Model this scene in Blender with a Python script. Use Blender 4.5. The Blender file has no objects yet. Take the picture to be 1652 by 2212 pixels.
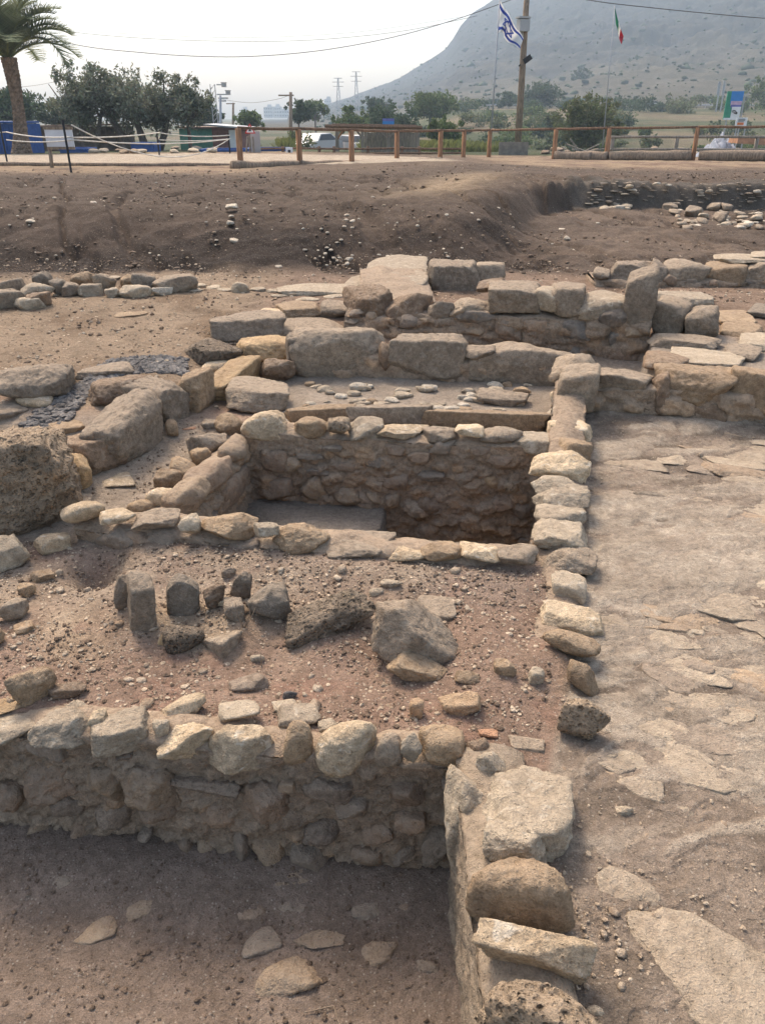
import bpy, math, random
import numpy as np
from mathutils import Vector, Matrix

random.seed(7)
rng = np.random.default_rng(7)
S = bpy.context.scene
COL = S.collection
R = math.radians

# ------------------------------------------------------------------ camera
CAM_H, PITCH, FPX = 1.65, R(27.1), 1671.0          # FPX: focal length in 1652-wide photo pixels
cd = bpy.data.cameras.new("camera")
cam = bpy.data.objects.new("camera", cd)
COL.objects.link(cam)
cam.location = (0, 0, CAM_H)
cam.rotation_euler = (R(90) - PITCH, 0, 0)
cd.sensor_fit = 'VERTICAL'
cd.sensor_height = 24.0
cd.lens = 24.0 * FPX / 2212.0
cd.clip_start, cd.clip_end = 0.05, 6000
S.camera = cam

# ------------------------------------------------------------------ light
SUN_AZ, SUN_EL = R(-28), R(52)                      # behind the ruins, a little to the left
w = bpy.data.worlds.new("World")
S.world = w
w.use_nodes = True
nt = w.node_tree
sky = nt.nodes.new("ShaderNodeTexSky")
sky.sky_type = 'NISHITA'
sky.sun_disc = False
sky.sun_elevation = SUN_EL
sky.sun_rotation = SUN_AZ
sky.air_density = 1.0
sky.dust_density = 4.0
sky.ozone_density = 1.0
bg = nt.nodes["Background"]
bg.inputs[1].default_value = 0.15
wm = nt.nodes.new("ShaderNodeMix"); wm.data_type = 'RGBA'; wm.blend_type = 'MULTIPLY'
wm.inputs[0].default_value = 1.0
wm.inputs[7].default_value = (1.0, .935, .865, 1)        # dusty air takes the blue out of the sky
nt.links.new(sky.outputs[0], wm.inputs[6])
nt.links.new(wm.outputs[2], bg.inputs[0])
sl = bpy.data.lights.new("sun", 'SUN')
sl.energy = 1.5
sl.angle = R(15)
sl.color = (1.0, 0.885, 0.76)
so = bpy.data.objects.new("sun", sl)
COL.objects.link(so)
_d = Vector((math.sin(SUN_AZ) * math.cos(SUN_EL), math.cos(SUN_AZ) * math.cos(SUN_EL), math.sin(SUN_EL)))
so.rotation_euler = _d.to_track_quat('Z', 'Y').to_euler()
so.location = (-20, 30, 40)
S.view_settings.view_transform = 'Standard'
S.view_settings.look = 'None'
S.view_settings.exposure = 1.38
S.view_settings.gamma = 1.0
S.cycles.max_bounces = 6
S.cycles.volume_bounces = 1
S.cycles.use_denoising = True

# ------------------------------------------------------------------ photo pixel -> place helpers
CP, SP = math.cos(PITCH), math.sin(PITCH)
def ray(px, py):
    u = (px - 826) / FPX
    v = (1106 - py) / FPX
    return np.array([u, CP + v * SP, -SP + v * CP])
CAM = np.array([0, 0, CAM_H])
def P(px, py, z=0.0):
    d = ray(px, py)
    return CAM + d * ((z - CAM_H) / d[2])
def D(px, py, dist):
    d = ray(px, py)
    return CAM + d * (dist / d[1])
def Q(px, py, p0, n):
    d = ray(px, py)
    p0 = np.asarray(p0, float); n = np.asarray(n, float)
    return CAM + d * (np.dot(p0 - CAM, n) / np.dot(d, n))

# ------------------------------------------------------------------ numpy noise
def _h(ix, iy, iz):
    n = (ix.astype(np.uint32) * np.uint32(374761393) + iy.astype(np.uint32) * np.uint32(668265263)
         + iz.astype(np.uint32) * np.uint32(2147483647))
    n = (n ^ (n >> np.uint32(13))) * np.uint32(1274126177)
    n = (n ^ (n >> np.uint32(15))) * np.uint32(2246822519)
    return ((n ^ (n >> np.uint32(16))) & np.uint32(0xffff)).astype(np.float64) / 65535.0
def vnoise(p):
    i = np.floor(p).astype(np.int64)
    f = p - i
    f = f * f * f * (f * (f * 6 - 15) + 10)
    x, y, z = i[:, 0], i[:, 1], i[:, 2]
    def L(a, b, t): return a + (b - a) * t
    c = [_h(x + a, y + b, z + c_) for a in (0, 1) for b in (0, 1) for c_ in (0, 1)]
    x00 = L(c[0], c[4], f[:, 0]); x01 = L(c[1], c[5], f[:, 0])
    x10 = L(c[2], c[6], f[:, 0]); x11 = L(c[3], c[7], f[:, 0])
    return L(L(x00, x10, f[:, 1]), L(x01, x11, f[:, 1]), f[:, 2])
def fbm(p, o=4, g=0.5):
    s, a, t = 0.0, 1.0, 0.0
    q = np.array(p, float)
    for k in range(o):
        s = s + a * vnoise(q + 17.3 * k + 100)
        t += a; a *= g; q = q * 2.03
    return s / t
def n2(x, y, sx, sy=None, seed=0, o=4, g=0.5):
    sy = sy or sx
    return fbm(np.stack([x * sx, y * sy, np.full_like(x, seed * 7.7)], -1), o, g)
def sst(a, b, x):
    t = np.clip((x - a) / (b - a), 0, 1)
    return t * t * (3 - 2 * t)
def inpoly(x, y, poly):
    r = np.zeros(x.shape, bool)
    n = len(poly)
    for i in range(n):
        x0, y0 = poly[i][:2]; x1, y1 = poly[(i + 1) % n][:2]
        c = ((y0 > y) != (y1 > y))
        r ^= c & (x < (x1 - x0) * (y - y0) / ((y1 - y0) + 1e-12) + x0)
    return r
def polydist(x, y, poly):
    """signed distance, positive inside"""
    d = np.full(x.shape, 1e9)
    n = len(poly)
    for i in range(n):
        a = np.array(poly[i][:2]); b = np.array(poly[(i + 1) % n][:2]); e = b - a
        t = np.clip(((x - a[0]) * e[0] + (y - a[1]) * e[1]) / (e @ e), 0, 1)
        d = np.minimum(d, np.hypot(x - a[0] - t * e[0], y - a[1] - t * e[1]))
    return np.where(inpoly(x, y, poly), d, -d)

# ------------------------------------------------------------------ object helpers
def mk(name, mesh, mat=None, parent=None, loc=None):
    o = bpy.data.objects.new(name, mesh)
    COL.objects.link(o)
    if mat is not None and not mesh.materials:
        for m in (mat if isinstance(mat, (list, tuple)) else [mat]):
            mesh.materials.append(m)
    if loc is not None: o.location = loc
    if parent is not None:
        o.parent = parent
        if loc is not None: o.location = Vector(loc) - parent.location
    return o
def tag(o, label=None, cat=None, group=None, kind=None):
    if label: o["label"] = label
    if cat: o["category"] = cat
    if group: o["group"] = group
    if kind: o["kind"] = kind
    return o
def root(name, loc, label, cat, group=None):
    o = bpy.data.objects.new(name, None)
    o.empty_display_size = 0.1
    COL.objects.link(o)
    o.location = loc
    return tag(o, label, cat, group)
def np_mesh(name, v, f, smooth=True, cols=None, mat_idx=None):
    """v (n,3), f (m,k) constant k"""
    me = bpy.data.meshes.new(name)
    v = np.asarray(v, np.float32); f = np.asarray(f, np.int32)
    k = f.shape[1]
    me.vertices.add(len(v)); me.vertices.foreach_set("co", v.ravel())
    me.loops.add(f.size); me.loops.foreach_set("vertex_index", f.ravel())
    me.polygons.add(len(f))
    me.polygons.foreach_set("loop_start", np.arange(len(f), dtype=np.int32) * k)
    me.polygons.foreach_set("loop_total", np.full(len(f), k, np.int32))
    me.polygons.foreach_set("use_smooth", np.full(len(f), smooth, bool))
    if mat_idx is not None:
        me.polygons.foreach_set("material_index", np.asarray(mat_idx, np.int32))
    me.update(calc_edges=True)
    if cols is not None:
        a = me.color_attributes.new("Col", 'FLOAT_COLOR', 'POINT')
        c = np.ones((len(v), 4), np.float32); c[:, :3] = cols
        a.data.foreach_set("color", c.ravel())
    return me
class MB:
    """collects boxes, bars, tubes into one mesh"""
    def __init__(s): s.v = []; s.f = []; s.mi = []
    def add(s, v, f, mi=0):
        b = len(s.v)
        s.v += [tuple(q) for q in v]
        s.f += [tuple(i + b for i in q) for q in f]; s.mi += [mi] * len(f)
    def box(s, c, d, rz=0.0, mi=0, M=None):
        x, y, z = d[0] / 2, d[1] / 2, d[2] / 2
        m = Matrix.Translation(Vector(c)) @ (M if M is not None else Matrix.Rotation(rz, 4, 'Z'))
        v = [m @ Vector((a * x, b * y, c_ * z)) for a in (-1, 1) for b in (-1, 1) for c_ in (-1, 1)]
        s.add(v, [(0, 1, 3, 2), (4, 6, 7, 5), (0, 4, 5, 1), (2, 3, 7, 6), (0, 2, 6, 4), (1, 5, 7, 3)], mi)
    def tube(s, pts, r, n=8, mi=0, cap=True, wob=0.0):
        pts = [Vector(p) for p in pts]
        rr = r if isinstance(r, (list, tuple)) else [r] * len(pts)
        rings = []
        for i, p in enumerate(pts):
            t = (pts[min(i + 1, len(pts) - 1)] - pts[max(i - 1, 0)]).normalized()
            a = t.orthogonal().normalized() if abs(t.z) > 0.9 else t.cross(Vector((0, 0, 1))).normalized()
            if abs(t.z) > 0.9: a = (Vector((1, 0, 0)) - t * t.x).normalized()
            b = t.cross(a)
            rings.append([p + (a * math.cos(2 * math.pi * k / n) + b * math.sin(2 * math.pi * k / n)) * rr[i] * (1 + wob * (random.random() - .5)) for k in range(n)])
        v = [q for g in rings for q in g]
        f = [(i * n + k, i * n + (k + 1) % n, (i + 1) * n + (k + 1) % n, (i + 1) * n + k) for i in range(len(pts) - 1) for k in range(n)]
        if cap:
            f += [tuple(range(n))[::-1], tuple((len(pts) - 1) * n + k for k in range(n))]
        s.add(v, f, mi)
    def build(s, name, mat, parent=None, loc=(0, 0, 0), smooth=False):
        L = Vector(loc)
        me = bpy.data.meshes.new(name)
        me.from_pydata([tuple(Vector(q) - L) for q in s.v], [], s.f)
        ms = mat if isinstance(mat, (list, tuple)) else [mat]
        for m in ms: me.materials.append(m)
        for p, i in zip(me.polygons, s.mi):
            p.material_index = i; p.use_smooth = smooth
        me.update()
        return mk(name, me, None, parent, loc)

# ------------------------------------------------------------------ materials
def N(t, typ, **kw):
    n = t.nodes.new(typ)
    for k, v in kw.items(): setattr(n, k, v)
    return n
def base_mat(name):
    m = bpy.data.materials.new(name)
    m.use_nodes = True
    t = m.node_tree
    b = t.nodes["Principled BSDF"]
    b.inputs["Roughness"].default_value = 0.95
    b.inputs["Specular IOR Level"].default_value = 0.15
    return m, t, b
def noise(t, vec, scale, detail=6, rough=0.6, dist=0.0):
    n = N(t, "ShaderNodeTexNoise")
    n.inputs["Scale"].default_value = scale; n.inputs["Detail"].default_value = detail
    n.inputs["Roughness"].default_value = rough; n.inputs["Distortion"].default_value = dist
    t.links.new(vec, n.inputs["Vector"])
    return n.outputs["Fac"]
def rampf(t, fac, a, b, va=0.0, vb=1.0):
    n = N(t, "ShaderNodeMapRange", interpolation_type='SMOOTHSTEP')
    n.inputs[1].default_value = a; n.inputs[2].default_value = b
    n.inputs[3].default_value = va; n.inputs[4].default_value = vb
    t.links.new(fac, n.inputs[0])
    return n.outputs[0]
def math_(t, op, a, b=None):
    n = N(t, "ShaderNodeMath", operation=op)
    for i, q in enumerate((a, b)):
        if q is None: continue
        if isinstance(q, (int, float)): n.inputs[i].default_value = q
        else: t.links.new(q, n.inputs[i])
    return n.outputs[0]
def mixc(t, fac, a, b, mode='MIX'):
    n = N(t, "ShaderNodeMix", data_type='RGBA', blend_type=mode)
    for i, q in ((0, fac), (6, a), (7, b)):
        if isinstance(q, (int, float)): n.inputs[i].default_value = q
        elif isinstance(q, (tuple, list)): n.inputs[i].default_value = (*q, 1) if len(q) == 3 else q
        else: t.links.new(q, n.inputs[i])
    return n.outputs[2]
def bump(t, h, strength, dist, prev=None):
    n = N(t, "ShaderNodeBump")
    n.inputs["Strength"].default_value = strength; n.inputs["Distance"].default_value = dist
    t.links.new(h, n.inputs["Height"])
    if prev is not None: t.links.new(prev, n.inputs["Normal"])
    return n.outputs[0]
DUST = (0.37, 0.295, 0.215)
def stone_mat(name, c1, c2, dust=0.5, sc=1.0, pits=0.0, veins=0.0, spot=(0.5, 0.45, 0.36), spotamt=0.25, coat=0.0):
    m, t, b = base_mat(name)
    g = N(t, "ShaderNodeNewGeometry")
    oi = N(t, "ShaderNodeObjectInfo")
    pos = g.outputs["Position"]
    big = noise(t, pos, 9 * sc, 5, .6, .3)
    mid = noise(t, pos, 38 * sc, 6, .65)
    fin = noise(t, pos, 190 * sc, 4, .7)
    c = mixc(t, rampf(t, big, .32, .68), c1, c2)
    tint = mixc(t, oi.outputs["Random"], (0.80, 0.78, 0.76), (1.16, 1.13, 1.08))
    c = mixc(t, 1.0, c, tint, 'MULTIPLY')
    v = mixc(t, rampf(t, mid, .28, .72), (0.70, 0.69, 0.68), (1.25, 1.25, 1.24))
    c = mixc(t, .85, c, v, 'MULTIPLY')
    v = mixc(t, rampf(t, fin, .25, .75), (.68, .68, .68), (1.32, 1.32, 1.32))
    c = mixc(t, .8, c, v, 'MULTIPLY')
    if spotamt:
        sp = noise(t, pos, 24 * sc, 3, .5, .6)
        c = mixc(t, math_(t, 'MULTIPLY', rampf(t, sp, .58, .70), spotamt), c, spot)
    lc = noise(t, pos, 30 * sc, 6, .7, .9)
    c = mixc(t, rampf(t, lc, .60, .68, 0, .45), c, (.17, .145, .115))
    if coat:
        cn = noise(t, pos, 17 * sc, 5, .65, .4)
        c = mixc(t, rampf(t, cn, .40, .60, coat * .25, coat), c, (.33, .255, .187))
    # dust lying on the upward faces
    sep = N(t, "ShaderNodeSeparateXYZ"); t.links.new(g.outputs["Normal"], sep.inputs[0])
    up = rampf(t, sep.outputs[2], .25, .95)
    du = math_(t, 'MULTIPLY', up, rampf(t, mid, .30, .62))
    c = mixc(t, math_(t, 'MULTIPLY', du, dust), c, DUST)
    h = math_(t, 'ADD', math_(t, 'MULTIPLY', mid, 1.0), math_(t, 'MULTIPLY', fin, .35))
    nb = bump(t, h, 0.95, 0.018 / sc)
    vs = N(t, "ShaderNodeTexVoronoi"); vs.inputs["Scale"].default_value = 130 * sc
    t.links.new(pos, vs.inputs["Vector"])
    sv_ = N(t, "ShaderNodeSeparateColor"); t.links.new(vs.outputs["Color"], sv_.inputs[0])
    chip = math_(t, 'MULTIPLY', rampf(t, sv_.outputs[0], .55, .7), rampf(t, vs.outputs["Distance"], .5, .1))
    nb = bump(t, math_(t, 'SUBTRACT', 1.0, chip), .55, .005 / sc, nb)
    if pits:
        vo = N(t, "ShaderNodeTexVoronoi"); vo.inputs["Scale"].default_value = 85 * sc
        t.links.new(pos, vo.inputs["Vector"])
        ph = rampf(t, vo.outputs["Distance"], .10, .42)
        nb = bump(t, ph, pits, 0.009 / sc, nb)
        vo2 = N(t, "ShaderNodeTexVoronoi"); vo2.inputs["Scale"].default_value = 34 * sc
        t.links.new(pos, vo2.inputs["Vector"])
        nb = bump(t, rampf(t, vo2.outputs["Distance"], .08, .36), pits * .9, 0.020 / sc, nb)
    t.links.new(c, b.inputs["Base Color"])
    t.links.new(nb, b.inputs["Normal"])
    return m
M = {}
M['cream'] = stone_mat('cream_limestone', (.60, .485, .34), (.47, .365, .245), .12, spot=(.70, .62, .49), spotamt=.7)
M['tan'] = stone_mat('tan_limestone', (.40, .295, .19), (.29, .21, .135), .35, spot=(.46, .37, .26))
M['ochre'] = stone_mat('ochre_stone', (.50, .36, .205), (.37, .26, .15), .25, spot=(.58, .46, .30))
M['pale'] = stone_mat('pale_grey_stone', (.48, .405, .305), (.365, .305, .228), .4, spot=(.62, .54, .42), spotamt=.65)
M['grey'] = stone_mat('dusty_grey_basalt', (.335, .272, .204), (.245, .197, .147), .65)
M['basalt'] = stone_mat('dark_basalt', (.275, .225, .172), (.20, .163, .125), .55, spot=(.30, .26, .21), spotamt=.3)
M['slate'] = stone_mat('blue_grey_basalt', (.245, .21, .168), (.175, .15, .12), .4, spot=(.30, .27, .23), spotamt=.3)
M['brown'] = stone_mat('brown_fieldstone', (.26, .185, .125), (.175, .125, .088), .4)
M['pit'] = stone_mat('vesicular_basalt', (.47, .365, .255), (.33, .255, .178), .3, pits=1.0, spot=(.40, .30, .19), spotamt=.5)
M['pitdark'] = stone_mat('dark_vesicular_basalt', (.24, .19, .14), (.15, .122, .092), .2, pits=1.0, spot=(.30, .235, .15), spotamt=.4)
for k_, c1_, c2_ in (('brown', (.35, .245, .166), (.26, .182, .124)), ('tan', (.44, .325, .212), (.34, .248, .165)), ('grey', (.31, .255, .20), (.23, .19, .15)), ('slate', (.22, .20, .18), (.16, .148, .132)), ('basalt', (.20, .175, .15), (.14, .122, .106)), ('ochre', (.44, .30, .16), (.34, .235, .13))):
    M['f_' + k_] = stone_mat('mortared_' + k_, c1_, c2_, .4, coat=.5)
M['mortar'] = stone_mat('mud_mortar', (.275, .218, .168), (.225, .177, .136), .45, sc=1.2, spotamt=.12)

M['mortar_pale'] = stone_mat('pale_lime_plaster', (.43, .355, .265), (.34, .275, .20), .3, spot=(.52, .44, .34), spotamt=.4)
M['far_white'] = stone_mat('pale_field_stone', (.62, .56, .46), (.50, .445, .36), .2, sc=.6)
M['brick'] = stone_mat('fired_clay', (.44, .315, .20), (.36, .25, .16), .3)
M['terracotta'] = stone_mat('terracotta', (.52, .30, .19), (.44, .25, .155), .15)
M['pebble'] = stone_mat('pebbles', (.60, .50, .38), (.36, .27, .19), .0)
M['clod'] = stone_mat('earth_clods', (.20, .145, .105), (.13, .095, .07), .1)
M['gravel'] = stone_mat('dark_gravel', (.27, .258, .245), (.13, .125, .12), .05)

def plain(name, col, rough=.7, metal=0.0, var=.25, sc=6, emit=None):
    m, t, b = base_mat(name)
    g = N(t, "ShaderNodeNewGeometry")
    n = noise(t, g.outputs["Position"], sc, 6, .65)
    k = rampf(t, n, .3, .7)
    c = mixc(t, k, tuple(q * (1 - var) for q in col), tuple(min(1, q * (1 + var)) for q in col))
    t.links.new(c, b.inputs["Base Color"])
    b.inputs["Roughness"].default_value = rough; b.inputs["Metallic"].default_value = metal
    return m
def wood(name, col, sc=1.0):
    m, t, b = base_mat(name)
    tc = N(t, "ShaderNodeNewGeometry")
    mp = N(t, "ShaderNodeMapping"); mp.inputs["Scale"].default_value = (14 * sc, 14 * sc, 2 * sc)
    t.links.new(tc.outputs["Position"], mp.inputs[0])
    n = noise(t, mp.outputs[0], 2.0, 6, .6, .5)
    c = mixc(t, rampf(t, n, .3, .7), tuple(q * .6 for q in col), tuple(q * 1.3 for q in col))
    t.links.new(c, b.inputs["Base Color"])
    t.links.new(bump(t, n, .5, .01), b.inputs["Normal"])
    return m
def ground_mat(name, speck=.5, sc=1.0, grain=1.0):
    """colour of the soil comes from the sheet's own attribute, grain and pebbles from noise"""
    m, t, b = base_mat(name)
    at = N(t, "ShaderNodeVertexColor", layer_name="Col")
    g = N(t, "ShaderNodeNewGeometry"); pos = g.outputs["Position"]
    n1 = noise(t, pos, 4.5 * sc, 8, .65, .4)
    n2_ = noise(t, pos, 42 * sc, 6, .7)
    n3 = noise(t, pos, 260 * sc, 4, .75)
    c = mixc(t, 1.0, at.outputs[0], mixc(t, rampf(t, n1, .3, .7), (.82, .80, .78), (1.16, 1.16, 1.16)), 'MULTIPLY')
    c = mixc(t, 1.0, c, mixc(t, rampf(t, n2_, .28, .72), (.78, .77, .76), (1.2, 1.2, 1.2)), 'MULTIPLY')
    c = mixc(t, grain, c, mixc(t, rampf(t, n3, .25, .75), (.66, .65, .64), (1.32, 1.32, 1.32)), 'MULTIPLY')
    vo = N(t, "ShaderNodeTexVoronoi"); vo.inputs["Scale"].default_value = 95 * sc
    t.links.new(pos, vo.inputs["Vector"])
    sepc = N(t, "ShaderNodeSeparateColor"); t.links.new(vo.outputs["Color"], sepc.inputs[0])
    isp = math_(t, 'MULTIPLY', rampf(t, sepc.outputs[0], .80, .84), rampf(t, vo.outputs["Distance"], .34, .24))
    c = mixc(t, math_(t, 'MULTIPLY', isp, speck), c, (.52, .46, .37))
    isd = math_(t, 'MULTIPLY', rampf(t, sepc.outputs[1], .84, .88), rampf(t, vo.outputs["Distance"], .34, .24))
    c = mixc(t, math_(t, 'MULTIPLY', isd, speck * .8), c, (.13, .11, .095))
    t.links.new(c, b.inputs["Base Color"])
    h = math_(t, 'ADD', n2_, math_(t, 'MULTIPLY', n3, .35))
    nb = bump(t, h, .9, .022 / sc)
    vh = math_(t, 'MULTIPLY', rampf(t, sepc.outputs[2], .5, .55), rampf(t, vo.outputs["Distance"], .45, .05))
    nb = bump(t, vh, .6, .005 / sc, nb)
    t.links.new(nb, b.inputs["Normal"])
    return m
def core_mat(name, c1, c2):
    m = stone_mat(name, c1, c2, .4, sc=1.2, spotamt=.12)
    t = m.node_tree; b = t.nodes["Principled BSDF"]
    lk = b.inputs["Base Color"].links[0]; src = lk.from_socket
    at = N(t, "ShaderNodeVertexColor", layer_name="Col")
    t.links.new(mixc(t, 1.0, src, at.outputs[0], 'MULTIPLY'), b.inputs["Base Color"])
    return m
M['fl_pale'] = stone_mat('worn_flagstone', (.47, .395, .30), (.35, .29, .215), .3, coat=.3)
M['core'] = core_mat('mud_mortar_with_rubble', (.345, .265, .193), (.285, .217, .157))
M['core_pale'] = core_mat('lime_plaster_core', (.385, .31, .228), (.305, .243, .176))
GM = ground_mat('earth')
GMfar = ground_mat('field_earth', .15, .12, .6)

# ================================================================== TERRAIN
def yA(x): return 1.65 - 0.09 * (x - 0.2)                 # face of the wall behind the near pit
def yJ(x): return 4.43 - 0.2 * (x - 1.28)                 # face of the wall across the pavement
POOL = [(-1.00, 2.94), (0.68, 2.72), (0.99, 3.85), (-0.86, 4.05)]
SPX = np.array([0.3, 0.94, 1.55, 2.0, 2.82, 3.8, 4.45, 9.0])      # right edge of the long wall (y)
SPV = np.array([0.36, 0.40, 0.45, 0.60, 0.84, 1.09, 1.28, 2.4])
def xS(y): return np.interp(y, SPX, SPV)
HEAPS = [(*P(300, 1335, 0)[:2], .05, .11), (*P(500, 1330, 0)[:2], .03, .12), (*P(720, 1385, 0)[:2], .035, .14), (*P(1190, 1440, 0)[:2], .05, .10), (*P(90, 1500, 0)[:2], .03, .10)]
def bank_rise(x, y):
    k = sst(0.6, 3.3, x)
    yf = 8.5 + 6.1 * k ** 1.4
    yt = 10.8 + 4.4 * k
    yt = np.where(k > .9, yf + .38, np.maximum(yt, yf + .5))
    wob = (n2(x, y, .6, seed=3, o=3) - .5) * 1.4 * (1 - .6 * k)
    r = sst(yf, yt, y + wob)
    return r
def far_rise(x, y):
    az = np.arctan2(x, np.maximum(y, .1))
    return sst(-0.06, 0.10, az) * 4.7 * sst(60, 200, np.hypot(x, y))
def T(x, y):
    x = np.asarray(x, float); y = np.asarray(y, float)
    z = 0.05 * sst(4.0, 4.3, y) + 0.05 * sst(5.0, 5.6, y) + 0.10 * sst(5.8, 6.8, y)
    # raised paving behind the cross wall on the right
    right = sst(-.03, .03, x - 1.66 - np.maximum(0, y - 4.75) * .33) * sst(0.08, 0.16, y - yJ(x))
    z = z * (1 - right) + right * (0.25 - 0.06 * sst(6.5, 8, y))
    # ground on the left, beyond the boulder row
    lf = sst(-0.9, -1.5, x) * sst(3.9, 4.9, y)
    z = z + lf * np.maximum(0, 0.17 - z)
    z = z + 0.05 * sst(-1.1, -1.5, x) * sst(3.2, 3.7, y) * (1 - sst(3.9, 4.9, y))
    # dip before the pool's front wall and soil heap at the gap in the long wall
    z = z - 0.05 * np.exp(-((x + 0.35) ** 2 / .25 + (y - 2.12) ** 2 / .05))
    z = z + 0.05 * np.exp(-((x - .36) ** 2 / .02 + (y - 2.12) ** 2 / .09))
    up = sst(-.32, -.03, y - (2.93 - (x + 1.33) * .16)) * sst(.75, .6, x) * sst(-1.25, -1.0, x)
    z = z + .045 * up * (y < 3.2)
    z = z - 0.13 * np.exp(-((x + 1.18) ** 2 / .012 + (y - 2.72) ** 2 / .01))
    for bx_, by_, bh_, br_ in HEAPS:
        z = z + bh_ * np.exp(-((x - bx_) ** 2 + (y - by_) ** 2) / br_ ** 2)
    # near pit
    inp = sst(0.08, 0.06, y - yA(x)) * sst(0.31, 0.29, x)
    zf = -0.5 + 0.05 * sst(-.3, -1.3, x) + 0.03 * sst(1.45, 1.7, y)
    z = z * (1 - inp) + inp * zf
    # pool
    m = (y > 2.5) & (y < 4.3) & (x > -1.3) & (x < 1.3)
    if m.any():
        xm, ym = x[m] if x.ndim else x, y[m] if y.ndim else y
        xm = np.atleast_1d(xm); ym = np.atleast_1d(ym)
        d = sst(-.012, .012, polydist(xm, ym, POOL))
        le = xm - (0.06 - (3.95 - ym) * .27) + (n2(xm, ym, 9, seed=5) - .5) * .10
        zp = -0.31 - 0.69 * sst(-.012, .02, le)
        if x.ndim: z[m] = z[m] * (1 - d) + d * zp
        else: z = (z * (1 - d) + d * zp)[0]
    # bank, plateau, plain
    r = np.clip(bank_rise(x, y), 0, 1)
    top = 0.63 - 0.12 * sst(18, 27, y) * sst(-4, 4, x) - 0.36 * sst(26, 40, np.hypot(x, y)) - 1.7 * sst(38, 72, np.hypot(x, y)) + 0.04 * (n2(x, y, .35, seed=8, o=2) - .5)
    z = z * (1 - r) + r * top
    z = z + .10 * np.exp(-((x - 1.6) ** 2 / 5 + (y - 19) ** 2 / 14))
    z = z + far_rise(x, y)
    return z
def G(px, py):
    """where the pixel's ray meets the ground"""
    d = ray(px, py)
    t = np.concatenate([np.linspace(.6, 12, 1600), np.geomspace(12, 300, 900)]) / math.hypot(d[0], d[1])
    X = CAM[0] + d[0] * t; Y = CAM[1] + d[1] * t; Z = CAM[2] + d[2] * t
    zz = T(X, Y)
    k = int(np.argmax(Z < zz)) if (Z < zz).any() else len(t) - 1
    return np.array([X[k], Y[k], zz[k]])
def Tz(x, y): return float(T(np.array([x]), np.array([y]))[0])

GRAVEL_PX = [(0, 912), (90, 862), (180, 822), (196, 806), (240, 776), (330, 768), (402, 772), (405, 800), (320, 806), (262, 812), (205, 838), (150, 880), (60, 908), (0, 935)]
GRAVEL = [tuple(P(a, b, .17)[:2]) for a, b in GRAVEL_PX]

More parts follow.
